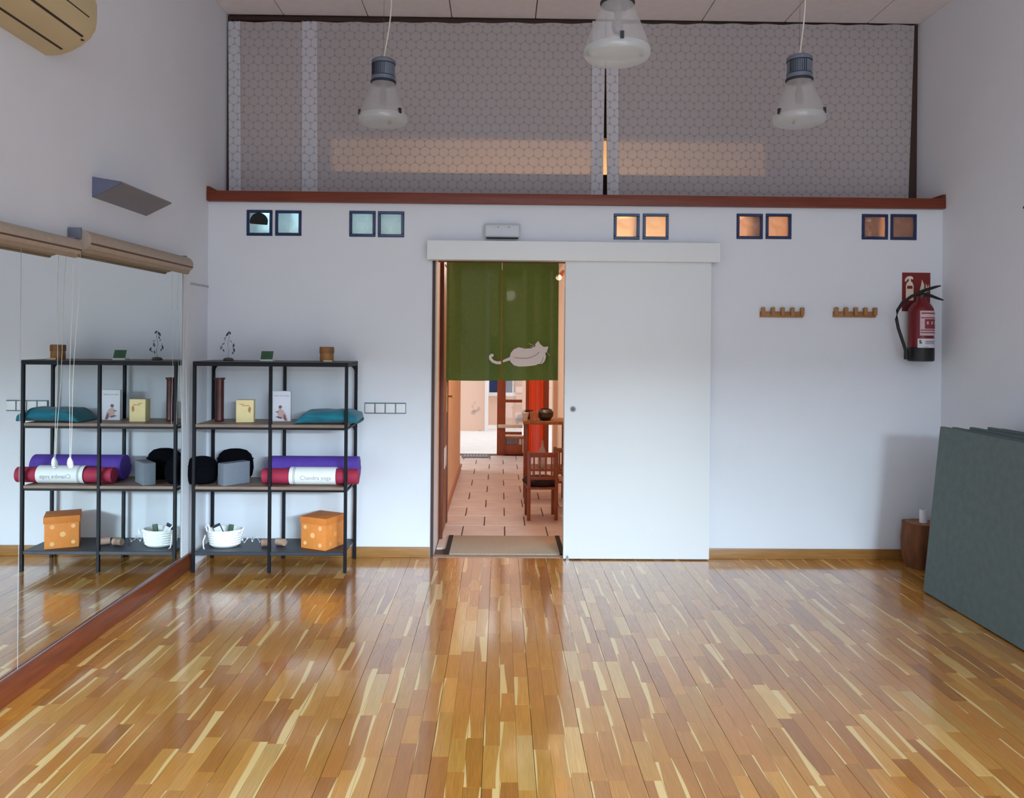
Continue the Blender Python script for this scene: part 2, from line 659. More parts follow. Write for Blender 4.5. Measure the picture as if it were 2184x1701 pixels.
# ------------------------------------------------------------------ upper window frame and curtains
win = thing('window_6', 'wide upper opening with a dark brown frame above the sill', 'window', (0, DW - .02, SILL1), kind='structure')
zt = ZC - SILL1
MB().box(XL, XR, -.005, .04, zt - .03, zt).build('frame_rail', BROWNF, win)
MB().box(XL, XR, -.005, .04, 0, .02).build('frame_rail', BROWNF, win)
for xa, xb in ((XL, XL + .02), (XR - .085, XR)):
    MB().box(xa, xb, -.005, .04, .02, zt - .03).build('frame_post', BROWNF, win)


def curtain_mat(name, clear, base):
    m, nt, N, L, b = new_mat(name)
    N.remove(b)
    out = N['Material Output']
    tc = N.new('ShaderNodeTexCoord')
    mp = N.new('ShaderNodeMapping')
    mp.inputs['Rotation'].default_value = (0, 0, 0)
    L.new(tc.outputs['Object'], mp.inputs['Vector'])
    sx = N.new('ShaderNodeSeparateXYZ')
    L.new(mp.outputs[0], sx.inputs[0])
    cx = N.new('ShaderNodeCombineXYZ')
    L.new(sx.outputs['X'], cx.inputs[0])
    L.new(sx.outputs['Z'], cx.inputs[1])
    # regular honeycomb: distance to the nearest cell centre of two interleaved grids
    jit = N.new('ShaderNodeTexNoise')
    jit.inputs['Scale'].default_value = 5.0
    L.new(cx.outputs[0], jit.inputs['Vector'])
    jm = N.new('ShaderNodeVectorMath')
    jm.operation = 'MULTIPLY_ADD'
    L.new(jit.outputs['Color'], jm.inputs[0])
    jm.inputs[1].default_value = (.03, .03, 0)
    L.new(cx.outputs[0], jm.inputs[2])
    pit = 0.070
    SZ = (pit, pit * 1.732, 1.0)
    ds = []
    for off in ((0, 0, 0), (pit / 2, pit * .866, 0)):
        v1 = N.new('ShaderNodeVectorMath')
        v1.operation = 'ADD'
        L.new(jm.outputs[0], v1.inputs[0])
        v1.inputs[1].default_value = (off[0] + 70 * pit, off[1] + 70 * pit * 1.732, 0)
        v2 = N.new('ShaderNodeVectorMath')
        v2.operation = 'MODULO'
        L.new(v1.outputs[0], v2.inputs[0])
        v2.inputs[1].default_value = SZ
        v3 = N.new('ShaderNodeVectorMath')
        v3.operation = 'DISTANCE'
        L.new(v2.outputs[0], v3.inputs[0])
        v3.inputs[1].default_value = (SZ[0] / 2, SZ[1] / 2, 0)
        ds.append(v3)
    mn = N.new('ShaderNodeMath')
    mn.operation = 'MINIMUM'
    L.new(ds[0].outputs['Value'], mn.inputs[0])
    L.new(ds[1].outputs['Value'], mn.inputs[1])
    mr = N.new('ShaderNodeMapRange')
    mr.inputs['From Min'].default_value = pit * .515
    mr.inputs['From Max'].default_value = pit * .44
    L.new(mn.outputs[0], mr.inputs['Value'])
    cm = N.new('ShaderNodeMixRGB')
    cm.inputs[1].default_value = tuple(v * .66 for v in base[:3]) + (1,)
    cm.inputs[2].default_value = base
    L.new(mr.outputs[0], cm.inputs[0])
    d = N.new('ShaderNodeBsdfDiffuse')
    t = N.new('ShaderNodeBsdfTranslucent')
    L.new(cm.outputs[0], d.inputs['Color'])
    L.new(cm.outputs[0], t.inputs['Color'])
    a = N.new('ShaderNodeMixShader')
    a.inputs[0].default_value = 0.25
    L.new(d.outputs[0], a.inputs[1])
    L.new(t.outputs[0], a.inputs[2])
    tr = N.new('ShaderNodeBsdfTransparent')
    cl = N.new('ShaderNodeMapRange')
    cl.inputs['To Min'].default_value = clear * .55
    cl.inputs['To Max'].default_value = clear
    L.new(mr.outputs[0], cl.inputs['Value'])
    b2 = N.new('ShaderNodeMixShader')
    L.new(cl.outputs[0], b2.inputs[0])
    L.new(a.outputs[0], b2.inputs[1])
    L.new(tr.outputs[0], b2.inputs[2])
    L.new(b2.outputs[0], out.inputs['Surface'])
    return m


CURT = curtain_mat('honeycomb_fabric', 0.16, srgb(212, 204, 206))
CURTB = curtain_mat('honeycomb_fabric_double', 0.04, srgb(224, 222, 228))


def curtain_piece(name, corners, m, parent, y, wav=0.006, seed=0.0, nu=60, nv=26):
    (tl, tr_, bl_, br_) = corners

    def fn(s, t):
        tp = tl.lerp(tr_, s)
        bt = bl_.lerp(br_, s)
        p = bt.lerp(tp, t)
        p = p.copy()
        p.y = y + wav * math.sin(s * 23 + seed) * (0.5 + .5 * (1 - t)) + .004 * mnoise.noise(Vector((p.x * 3, p.z * 3, seed)))
        if t > .99:
            p.z += .004 * math.sin(s * 60 + seed)
        return p
    return MB().grid(nu, nv, fn).build(name, m, parent, smooth=True, fix=False)


YC = DW - .045
cl_ = thing('sheer_curtain', 'sheer honeycomb patterned curtain filling the opening left of the slit', 'curtain', (0, 0, 0), group='honeycomb curtains above the sill')
cr_ = thing('sheer_curtain', 'sheer honeycomb patterned curtain filling the opening right of the slit', 'curtain', (0, 0, 0), group='honeycomb curtains above the sill')
q = lambda x, y: at(x, y, YC)
curtain_piece('cloth', (q(488, 46), q(1291, 50), q(490, 416), q(1285, 425)), CURT, cl_, YC, seed=.3)
curtain_piece('cloth', (q(1292, 50), q(1951, 53), q(1295, 425), q(1937, 431)), CURT, cr_, YC + .002, seed=1.9)
for par, x0, x1, x2, x3 in ((cl_, 488, 513, 490, 515), (cl_, 645, 677, 645, 678), (cl_, 1263, 1291, 1260, 1285), (cr_, 1292, 1318, 1295, 1319)):
    curtain_piece('double_hem', (q(x0, 47), q(x1, 47), q(x2, 415 + (x0 > 1000) * 9), q(x3, 415 + (x0 > 1000) * 9)), CURTB, par, YC - .014, wav=.002, seed=x0 * .1, nu=8)

# ------------------------------------------------------------------ glass blocks


def block_mat(name, col, clear=0.15):
    m, nt, N, L, b = new_mat(name)
    N.remove(b)
    out = N['Material Output']
    t = N.new('ShaderNodeBsdfTranslucent')
    t.inputs['Color'].default_value = col
    g = N.new('ShaderNodeBsdfGlossy')
    g.inputs['Roughness'].default_value = 0.12
    tc = N.new('ShaderNodeTexCoord')
    w = N.new('ShaderNodeTexNoise')
    w.inputs['Scale'].default_value = 14
    w.inputs['Detail'].default_value = 1
    L.new(tc.outputs['Object'], w.inputs['Vector'])
    bp = N.new('ShaderNodeBump')
    bp.inputs['Strength'].default_value = 0.7
    bp.inputs['Distance'].default_value = 0.03
    L.new(w.outputs['Fac'], bp.inputs['Height'])
    L.new(bp.outputs['Normal'], g.inputs['Normal'])
    L.new(bp.outputs['Normal'], t.inputs['Normal'])
    tr = N.new('ShaderNodeBsdfTransparent')
    tr.inputs['Color'].default_value = col
    m1 = N.new('ShaderNodeMixShader')
    m1.inputs[0].default_value = clear
    L.new(t.outputs[0], m1.inputs[1])
    L.new(tr.outputs[0], m1.inputs[2])
    m2 = N.new('ShaderNodeMixShader')
    m2.inputs[0].default_value = 0.07
    L.new(m1.outputs[0], m2.inputs[1])
    L.new(g.outputs[0], m2.inputs[2])
    L.new(m2.outputs[0], out.inputs['Surface'])
    return m


BLKW = block_mat('glass_block_pane', (0.96, 0.97, 0.95, 1), .04)
RIM = mat('glass_block_edge', srgb(34, 48, 90), 0.2, var=.15, scale=60)
names5 = ['leftmost pair of glass blocks, one holding a round black vent', 'pair of pale blue glass blocks left of the emergency light', 'pair of bright amber glass blocks above the sliding door', 'pair of orange glass blocks above the left coat rack', 'pair of dark orange glass blocks above the fire extinguisher']
for w in range(5):
    b0, b1 = blocks[2 * w], blocks[2 * w + 1]
    root = thing('window_%d' % (w + 1), names5[w], 'window', ((b0[0] + b1[1]) / 2, D, b0[2]), kind='structure')
    for kk, b in enumerate((b0, b1)):
        cx, cz = (b[0] + b[1]) / 2 - root.location.x, (b[2] + b[3]) / 2 - root.location.z
        hw, hh = (b[1] - b[0]) / 2 - .001, (b[3] - b[2]) / 2 - .001
        gl = thing_part = bpy.data.objects.new('glass_block', MB().grid(12, 12, lambda s, t: ((s - .5) * 2 * (hw - .012), -.006 * (1 - (2 * s - 1) ** 4) * (1 - (2 * t - 1) ** 4) + .004 * math.sin(3 * PI * s) * math.sin(3 * PI * t), (t - .5) * 2 * (hh - .012))).mesh('glass_block', BLKW, smooth=True, fix=False))
        COL.objects.link(gl)
        gl.parent = root
        gl.location = (cx, .006, cz)
        rb = MB()
        for (x0, x1, z0, z1) in ((-hw, hw, -hh, -hh + .02), (-hw, hw, hh - .02, hh), (-hw, -hw + .02, -hh + .02, hh - .02), (hw - .02, hw, -hh + .02, hh - .02)):
            rb.box(x0, x1, -.012, .075, z0, z1)
        rb.build('edge', RIM, gl, bevel=.003, seg=1)
        if w == 0 and kk == 0:
            rr = .061
            pts = [(rr * math.cos(a), rr * math.sin(a)) for a in [math.radians(v) for v in range(-22, 203, 9)]]
            MB().prism([(u, v + .008) for u, v in pts], -.018, -.004, lambda u, v, ww: (u - .003, ww, v)).build('round_vent', mat('vent_black', srgb(16, 14, 16), .7), gl, label='black round vent hole')

# ------------------------------------------------------------------ sliding door
dp0, dp1 = at(1201, 1190, D - .055), at(1515, 870, D - .055)
door = thing('door_1', 'white sliding door standing open on its wall track', 'door', ((dp0.x + dp1.x) / 2, D - .055, 0), kind='structure')
hwid = (dp1.x - dp0.x) / 2
DT = at(1300, 540, D).z
pan = MB().box(-hwid, hwid, 0, .038, .008, DT).build('door_panel', DOORW, door, bevel=.003)
h = at(1222, 872, D - .055)
hx = h.x - door.location.x
MB().cyl((hx, -.003, h.z), (hx, .002, h.z), .021, n=28).build('flush_handle', CHROME, pan, label='round grey flush handle', smooth=True)
MB().cyl((hx, -.004, h.z), (hx, -.0025, h.z), .014, n=24).build('handle_cup', mat('handle_dark', srgb(84, 84, 92), .4), pan)
g = at(1210, 1190, D - .06)
MB().prism([(-.012, 0), (.012, 0), (.004, .03), (-.004, .03)], -.012, .0, lambda u, v, w: (g.x - door.location.x + u, w - .002, v)).build('floor_guide', CHROME, door)
t0, t1 = at(911, 513, D - .095), at(1536, 556, D - .095)
MB().box(t0.x - door.location.x, t1.x - door.location.x, -.045, .052, at(1220, 556, D - .095).z, at(1220, 515, D - .095).z).build('track_cover', DOORW, door, bevel=.004)
jb = MB().box(DX0 - .015, DX0 + .003, D - .010, D + .02, 0, DZ + .03).build('trim_2', BROWNF)
tag(jb, 'dark brown strip on the left edge of the doorway', 'trim', kind='structure')

# emergency light
e0, e1 = at(1033, 476, D - .05), at(1110, 507, D - .05)
em = thing('emergency_light', 'grey plastic emergency light mounted above the door track', 'light', ((e0.x + e1.x) / 2, D, e1.z))
ew, eh = (e1.x - e0.x) / 2, e0.z - e1.z
MB().box(-ew + .004, ew - .004, -.02, 0, .003, eh).build('back_plate', WHITEP, em, bevel=.004)
MB().box(-ew, ew, -.062, -.018, .002, eh - .002).build('lens', mat('frosted_lens', srgb(196, 198, 206), .25, var=.02), em, bevel=.018, seg=4)
MB().box(-ew + .015, ew - .015, -.05, -.012, -.004, .003).build('shadow_line', mat('shadow_line_black', srgb(12, 10, 14), .6), em)  # black strip put in for the shadow line under the housing
for sx in (-.03, .045):
    MB().lathe([(0, -.004), (.004, -.002), (.004, .002), (0, .004)], 10, (sx, -.063, eh * .72)).build('indicator', CHROME, em, smooth=True)

# coat racks
PEGW = mat('rack_wood', srgb(160, 112, 66), .5, var=.15, scale=30)
for (xa, xb, lab) in ((1622, 1714, 'wooden five-peg coat rack nearer the sliding door'), (1778, 1869, 'wooden five-peg coat rack nearer the fire extinguisher')):
    p, r_ = at(xa, 676, D - .02), at(xb, 656, D - .02)
    wdt = r_.x - p.x
    t = thing('coat_rack', lab, 'coat rack', (p.x, D, p.z), group='coat racks on the white wall')
    MB().box(0, wdt, -.018, 0, 0, .040).build('rail', PEGW, t, bevel=.003)
    for k in range(5):
        cx = .014 + k * (wdt - .028) / 4
        MB().prism([(-.011, .012), (.011, .012), (.013, .066), (.004, .070), (-.004, .070), (-.013, .066)], -.045, -.018, lambda u, v, w: (cx + u, w, v)).build('peg', PEGW, t, bevel=.004)

# switch plate
s0, s1 = at(778, 858, D), at(866, 882, D)
sp = thing('light_switch', 'white four-gang switch plate beside the shelving unit', 'switch', ((s0.x + s1.x) / 2, D, s1.z))
sw, sh = (s1.x - s0.x) / 2, s0.z - s1.z
MB().box(-sw, sw, -.008, 0, 0, sh).build('plate', mat('switch_outline_grey', srgb(96, 112, 126), .5), sp, bevel=.003)  # grey plate reads as an outline around the rockers
for k in range(4):
    cx = -sw + sw * 2 * (k + .5) / 4
    MB().box(cx - sw / 4 + .004, cx + sw / 4 - .004, -.014, -.006, .007, sh - .007).build('rocker', WHITEP, sp, bevel=.003)

# ------------------------------------------------------------------ fire sign and extinguisher
FRED = mat('sign_red', srgb(118, 20, 22), .5, var=.05)
FWHT = mat('sign_white', srgb(222, 210, 190), .6)
p0, p1 = at(1924, 581, D), at(1983, 664, D)
sg = thing('fire_sign', 'red fire extinguisher sign with white pictograms on the wall', 'sign', (p0.x, D, p1.z))
SW, SH = p1.x - p0.x, p0.z - p1.z
MB().box(0, SW, -.004, 0, 0, SH).build('board', FRED, sg)


def flat(par, pts, m, w0=-.0055, w1=-.0035, name='pictogram', S=(1, 1)):
    return MB().prism([(u * S[0], v * S[1]) for u, v in pts], w0, w1, lambda u, v, w: (u, w, v)).build(name, m, par)


# pictograms: extinguisher (bottle, neck) and flames, outlines in thousandths of the sign
flat(sg, [(.13, .28), (.40, .28), (.40, .66), (.36, .74), (.30, .78), (.30, .84), (.38, .82), (.38, .88), (.30, .91), (.18, .90), (.10, .84), (.09, .78), (.13, .76), (.17, .82), (.23, .84), (.23, .78), (.16, .73), (.13, .66)], FWHT, S=(SW, SH))
flat(sg, [(.17, .58), (.36, .58), (.36, .66), (.17, .66)], FRED, w0=-.0068, w1=-.005, S=(SW, SH))
for pts in ([(.62, .50), (.78, .46), (.90, .52), (.90, .62), (.84, .72), (.84, .62), (.78, .56), (.78, .68), (.70, .82), (.68, .70), (.64, .60)], [(.92, .50), (.96, .60), (.93, .70), (.90, .56)], [(.56, .46), (.66, .42), (.72, .44), (.60, .48)]):
    flat(sg, pts, FWHT, S=(SW, SH))
flat(sg, [(.05, .03), (.38, .03), (.38, .16), (.05, .16)], mat('sign_dark_print', srgb(86, 30, 28), .6), S=(SW, SH))

e0, e1 = at(1938, 770, D - .1), at(1990, 640, D - .1)
R = (e1.x - e0.x) / 2
ex = thing('fire_extinguisher', 'dark red fire extinguisher with black hose hanging on the wall', 'extinguisher', ((e0.x + e1.x) / 2, D - .1, e0.z))
EH = e1.z - e0.z
EXR = mat('extinguisher_red', srgb(108, 12, 22), .3, var=.05)
BLK = mat('black_plastic', srgb(10, 9, 12), .5)
MB().lathe([(R * .2, .02), (R * .95, .03), (R, .07), (R, EH * .80), (R * .93, EH * .87), (R * .7, EH * .94), (R * .38, EH * .985), (R * .34, EH * 1.05), (0, EH * 1.05)], 36).build('cylinder', EXR, ex, smooth=True, ang=50)
MB().lathe([(R * .9, 0), (R * 1.03, .006), (R * 1.03, .09), (R * 1.0, .098)], 36).build('base_ring', BLK, ex, smooth=True)
MB().cyl((0, 0, EH * 1.0), (0, 0, EH * 1.12), R * .34, R * .30, n=16).build('valve', mat('valve_grey', srgb(70, 60, 62), .4, metal=.5), ex, smooth=True)
MB().tube([(-.02, -.01, EH * 1.12), (.03, -.015, EH * 1.17), (.09, -.02, EH * 1.215), (.125, -.02, EH * 1.235)], [.012, .012, .009, .004]).build('handle', BLK, ex, smooth=True)
MB().tube([(-.01, -.01, EH * 1.09), (.04, -.02, EH * 1.085), (.10, -.025, EH * 1.03), (.14, -.025, EH * 1.0)], [.013, .012, .009, .005]).build('handle', BLK, ex, smooth=True)
hp = [at(px, py, D - .13) - ex.location for px, py in ((1968, 624), (1945, 631), (1925, 645), (1914, 662), (1912, 680), (1916, 700), (1922, 718), (1928, 736), (1932, 750))]
MB().tube(hp, .0105, 10).build('hose', BLK, ex, smooth=True)
hz = hp[-1]
MB().cyl(hz + Vector((0, 0, .02)), hz + Vector((.006, 0, -.05)), .012, .018, n=14).build('nozzle', BLK, ex, smooth=True)
MB().box(-.02, .02, .04, .1, EH * .72, EH * .80).build('wall_bracket', BLK, ex)


def curved(par, name, a0, a1, z0, z1, m, r):
    def fn(s, t):
        a = a0 + (a1 - a0) * s
        return (r * math.sin(a), -r * math.cos(a), z0 + (z1 - z0) * t)
    return MB().grid(14, 2, fn).build(name, m, par, smooth=True, fix=False)


LBL = mat('label_pink', srgb(206, 176, 184), .6, var=.05)
LBW = mat('label_white', srgb(216, 214, 222), .6, var=.03)
LBR = mat('label_print_red', srgb(132, 44, 52), .6)
LBK = mat('label_print_dark', srgb(70, 64, 76), .6)
l1 = curved(ex, 'label', -.55, 1.35, EH * .42, EH * .82, LBL, R + .0012)
for z0, z1, a0, a1 in ((.70, .715, -.5, 1.3), (.53, .685, -.2, 1.3), (.77, .79, -.45, 1.1), (.50, .515, -.5, 1.3), (.46, .475, -.5, 1.3)):
    curved(l1, 'print', a0, a1, EH * z0, EH * z1, LBR, R + .0022)
for a0 in (-.45, -.05, .35, .75):
    curved(l1, 'print', a0, a0 + .14, EH * .60, EH * .65, LBL, R + .0030)
l2 = curved(ex, 'label', -.72, 1.35, EH * .155, EH * .37, LBW, R + .0012)
for z0, z1, a0, a1 in ((.32, .345, -.6, -.45), (.29, .315, -.58, -.40), (.325, .335, -.15, .9), (.305, .312, -.15, .7), (.285, .292, -.15, .8), (.235, .24, -.3, 0.1)):
    curved(l2, 'print', a0, a1, EH * z0, EH * z1, LBK, R + .0022)

# ------------------------------------------------------------------ mirror on the left wall


def mirror_mat():
    m, nt, N, L, b = new_mat('mirror_glass')
    b.inputs['Metallic'].default_value = 1.0
    b.inputs['Roughness'].default_value = 0.0
    nz = N.new('ShaderNodeTexNoise')
    nz.inputs['Scale'].default_value = 1.5
    rp = N.new('ShaderNodeValToRGB')
    rp.color_ramp.elements[0].color = (.80, .84, .83, 1)
    rp.color_ramp.elements[1].color = (.82, .86, .85, 1)
    L.new(nz.outputs['Fac'], rp.inputs['Fac'])
    L.new(rp.outputs[0], b.inputs['Base Color'])
    return m


MIRR = mirror_mat()
mir = thing('wall_mirror', 'large frameless wall mirror reflecting the shelving unit', 'mirror', (XL, 3.0, 0))
seam_y = atx(42, 900, MX).y
MZ1 = 1.93
for (y0, y1) in ((seam_y - 1.9, seam_y - .002), (seam_y + .002, MEND)):
    MB().box(.0006, MX - XL, y0 - 3.0, y1 - 3.0, .106, MZ1).build('mirror_panel', MIRR, mir)
MB().box(.0006, .004, MEND - 3.0 + .001, MEND + .006 - 3.0, .106, MZ1).build('edge_strip', mat('mirror_edge', srgb(150, 158, 160), .3, metal=.4), mir)
tb = MB().box(XL + .0005, XL + .006, MEND + .01, MEND + .12, .106, 1.98).build('trim_3', WALL)
tag(tb, 'white batten beside the far end of the mirror', 'trim', kind='structure')
p = atx(405, 602, XL)
ln_ = MB().box(XL + .0004, XL + .006, p.y, D - .001, p.z - .012, p.z).build('trim_4', mat('trim_grey', srgb(176, 172, 178), .7))
tag(ln_, 'thin grey ledge on the wall past the mirror', 'trim', kind='structure')

# roller blinds above the mirror
BLND = mat('blind_fabric', srgb(172, 158, 144), .8, var=.06, scale=40)
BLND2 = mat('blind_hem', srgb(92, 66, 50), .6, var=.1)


def blind(y0, y1, z, r, lab, hem):
    t = thing('roller_blind', lab, 'roller blind', (XL + r + .012, y0, z), group='rolled up blinds above the mirror')
    n = y1 - y0
    MB().cyl((0, 0, 0), (0, n, 0), r, n=28).build('roll', BLND, t, smooth=True)
    MB().cyl((r * .25, .004, -r * .95), (r * .25, n - .004, -r * .95), hem, n=14).build('hem_bar', mat('blind_hem_light', srgb(158, 140, 122), .7), t, smooth=True)
    MB().box(r * .62, r * .99, .002, n - .002, -r * .42, -r * .22).build('brown_line', BLND2, t, bevel=.003)  # brown line running along the roll
    for yy in (-.012, n):
        MB().box(-r - .008, r * .1, yy, yy + .012, r * .1, r + .010).build('bracket', mat('bracket_grey', srgb(120, 124, 138), .4, metal=.4), t, bevel=.003)
    return t


pA = atx(165, 500, XL + .05)
yb = atx(168, 520, XL + .06).y
yend = atx(396, 570, XL + .06).y
blind(yb + .02, yend, 1.965, .048, 'beige rolled up blind over the far part of the mirror', .014)
blind(yb - 2.2, yb - .03, 1.925, .040, 'beige rolled up blind at the near end of the mirror, cut by the frame', .012)


# pull cords with white pulls
def cord(lab, tops, bottoms, x, pull):
    t0_ = atx(tops[0][0], tops[0][1], x)
    t = thing('blind_cord', lab, 'cord', (x, t0_.y, 0), group='pull cords of the blinds')
    for (a, b) in zip(tops, bottoms):
        pa, pb = atx(*a, x), atx(*b, x)
        pa.z = 1.93
        pts = [pa.lerp(pb, k / 8) + Vector((.004 * math.sin(k), 0, 0)) for k in range(9)]
        MB().tube([v - t.location for v in pts], .0011, 6).build('string', CORDW, t, smooth=True)
        if pull:
            c = pts[-1] - t.location
            MB().lathe([(.003, .008), (.010, -.004), (.012, -.022), (.009, -.034), (.003, -.038)], 12, tuple(c)).build('pull', WHITEP, t, smooth=True)
    return t


cord('thin white blind cords hanging over the middle of the mirror', [(155, 560), (171, 560)], [(147, 978), (149, 982)], XL + .034, True)
cord('thin white blind cords hanging at the far end of the mirror', [(387, 600), (399, 600)], [(386, 905), (397, 905)], XL + .03, False)

# ------------------------------------------------------------------ wall sconce and air conditioner (left wall)
SCON = mat('sconce_grey', srgb(128, 126, 132), .5, var=.04)
a_ = atx(196, 420, XL)
b_ = atx(312, 462, XL)
sc_ = thing('wall_sconce', 'grey wedge shaped uplighter on the wall above the mirror', 'wall lamp', (XL, a_.y, a_.z))
ly = b_.y - a_.y
outx = at(258, 390, a_.y).x - XL
outz = at(258, 390, a_.y).z - a_.z
MB().prism([(0, 0), (outx, outz), (outx, outz + .008), (0, outz + .03)], 0, .012, lambda u, v, w: (u, w, v)).build('end_cap', mat('sconce_blue_grey', srgb(104, 108, 134), .5), sc_)
MB().prism([(0, 0), (outx, outz), (outx, outz + .008), (0, outz + .03)], ly - .012, ly, lambda u, v, w: (u, w, v)).build('end_cap', SCON, sc_)
MB().prism([(0, 0), (outx, outz), (outx, outz + .008), (outx - .012, outz + .008), (.004, .012)], .012, ly - .012, lambda u, v, w: (u, w, v)).build('shade', SCON, sc_)
MB().box(.003, outx * .8, .03, ly - .03, outz + .002, outz + .006).build('diffuser', WHITEP, sc_)

ACB = mat('air_conditioner_beige', srgb(196, 178, 138), .45, var=.04, scale=6)
ye = 3.60
ac = thing('air_conditioner', 'beige wall mounted air conditioner cut by the frame', 'air conditioner', (XL, ye, 2.76))
prof = [(0, 0), (.05, .005), (.10, .022), (.15, .05), (.19, .085), (.212, .125), (.218, .17), (.218, .24), (.205, .285), (.17, .30), (0, .30)]
L_ = .95
MB().prism(prof, -L_, -.03, lambda u, v, w: (u, w, v)).build('casing', ACB, ac, smooth=True, ang=40)
MB().prism([(u * .97 + .002, v * .95 + .006) for u, v in prof], -.03, 0, lambda u, v, w: (u, w, v)).build('end_cap', ACB, ac, bevel=.012, seg=3)


def slot(i, t, wd, y1):
    (u0, v0), (u1, v1) = prof[i], prof[i + 1]
    u, v = u0 + (u1 - u0) * t, v0 + (v1 - v0) * t
    dx, dz = u1 - u0, v1 - v0
    n = math.hypot(dx, dz)
    dx, dz = dx / n, dz / n
    pts = [(u - dx * wd + dz * .0015, v - dz * wd - dx * .0015), (u + dx * wd + dz * .0015, v + dz * wd - dx * .0015), (u + dx * wd - dz * .004, v + dz * wd + dx * .004), (u - dx * wd - dz * .004, v - dz * wd + dx * .004)]
    MB().prism(pts, -L_ + .02, y1, lambda a, b, w: (a, w, b)).build('air_slot', mat('slot_dark', srgb(52, 38, 26), .7), ac)


slot(1, .75, .005, -.06)
slot(3, .7, .005, -.06)
slot(5, .6, .0025, -.08)
MB().lathe([(0, -.003), (.007, -.002), (.007, .002), (0, .003)], 10, (.172, -.05, .062)).build('screw', BLK, ac, smooth=True)

# small black hook on the right wall
hk = atx(2190, 445, XR)
ho = MB().tube([(0, 0, 0), (-.012, 0, 0), (-.018, 0, .006), (-.018, 0, .014)], .005, 8).build('wall_hook', BLK, smooth=True, loc=(XR, hk.y, hk.z))
tag(ho, 'small black hook on the right hand wall', 'hook')

# ------------------------------------------------------------------ shelving unit
YF, YB = 5.165, 5.505
xfl, xfm, xfr = at(413.5, 1000, YF).x, at(576, 1000, YF).x, at(737.5, 1000, YF).x
SXC = (xfl + xfr) / 2
su = thing('shelving_unit', 'black metal shelving unit with wooden shelves beside the mirror', 'shelf', (SXC, YF, 0))
hw = (xfr - xfl) / 2
dY = YB - YF
PW = .010
ZS = [1.36, .956, .555, .135]
for x in (-hw, 0, hw):
    for y in (0, dY):
        MB().box(x - PW, x + PW, y - PW, y + PW, 0, ZS[0] - .03).build('post', BLACKM, su, bevel=.002, seg=1)
# top frame and cross bars
for z in (ZS[0] - .03, ):
    fr = MB()
    fr.box(-hw - PW, hw + PW, -PW, PW, z, z + .026)
    fr.box(-hw - PW, hw + PW, dY - PW, dY + PW, z, z + .026)
    for x in (-hw, hw):
        fr.box(x - PW, x + PW, PW, dY - PW, z, z + .026)
    fr.build('top_frame', BLACKM, su, bevel=.002, seg=1)
MB().box(-hw - PW, hw + PW, -PW, dY + PW, ZS[0] - .0035, ZS[0]).build('top_board', mat('dark_board', srgb(70, 62, 60), .5, var=.12), su)
for z in ZS[1:3]:
    MB().box(-hw + PW, hw - PW, -.008, dY + .008, z - .020, z).build('shelf_board', SHELFW, su, bevel=.002, seg=1)
    b = MB()
    b.box(-hw + PW, hw - PW, -.006, .012, z - .034, z - .0205)
    b.box(-hw + PW, hw - PW, dY - .012, dY + .006, z - .034, z - .0205)
    for x in (-hw, hw):
        b.box(x - .006, x + .006, PW, dY - PW, z - .034, z - .0205)
    b.build('shelf_rail', BLACKM, su)
z = ZS[3]
MB().box(-hw + PW, hw - PW, -.008, dY + .008, z - .024, z).build('bottom_shelf', mat('blue_black_metal', srgb(44, 50, 60), .45, var=.08), su, bevel=.003, seg=1)
for sx in (-1, 1):
    for z in (ZS[0] - .03, ZS[1] - .034, ZS[2] - .034):
        r = .05
        x0 = sx * (hw - PW)
        pts = [(0, 0), (r, 0)] + [(r - r * math.sin(t), -r + r * math.cos(t)) for t in [k * PI / 16 for k in range(1, 8)]] + [(0, -r)]
        MB().prism(pts, dY - .004, dY + .004, lambda u, v, w: (x0 - sx * u, w, z + v)).build('corner_bracket', BLACKM, su)
    for y in (0, dY):
        pass

# --- things on the top board
T0 = ZS[0]
p = at(487, 770, YF + .12)
ws = thing('wire_sculpture', 'small dark wire leaf sculpture on a stone base', 'sculpture', (p.x, YF + .12, T0))
DKM = mat('dark_wire', srgb(70, 70, 80), .4, metal=.5)
MB().lathe([(.030, 0), (.034, .006), (.030, .016), (.018, .021), (0, .022)], 20).build('base', mat('stone_base', srgb(78, 72, 72), .7), ws, smooth=True)
MB().tube([(0, 0, .02), (.004, 0, .07), (-.006, 0, .11), (.006, 0, .16), (0, 0, .19)], .0016, 6).build('stem', CHROME, ws, smooth=True)
for (lx, lz, sz, ang, mm) in ((-.010, .175, .022, .5, 0), (.008, .186, .018, -.7, 0), (-.018, .150, .014, .3, 0), (-.030, .112, .016, .9, 1), (-.042, .088, .020, .2, 0), (-.030, .070, .014, -.5, 0), (.028, .102, .020, .1, 0), (.040, .074, .018, -.4, 0), (.024, .054, .014, .2, 0), (.018, .128, .014, -.6, 1), (-.022, .132, .012, -.8, 1), (.034, .060, .012, .8, 1)):
    M = Matrix.Translation((lx, random.uniform(-.02, .02), lz)) @ Matrix.Rotation(ang, 4, 'Y') @ Matrix.Rotation(random.uniform(-.6, .6), 4, 'Z')
    MB().prism([(-.3 * sz, -.5 * sz), (0, -.8 * sz), (.35 * sz, -.2 * sz), (.25 * sz, .4 * sz), (0, .8 * sz), (-.35 * sz, .2 * sz)], -.001, .001, lambda u, v, w: tuple(M @ Vector((u, w, v)))).build('leaf', DKM if mm == 0 else CHROME, ws)

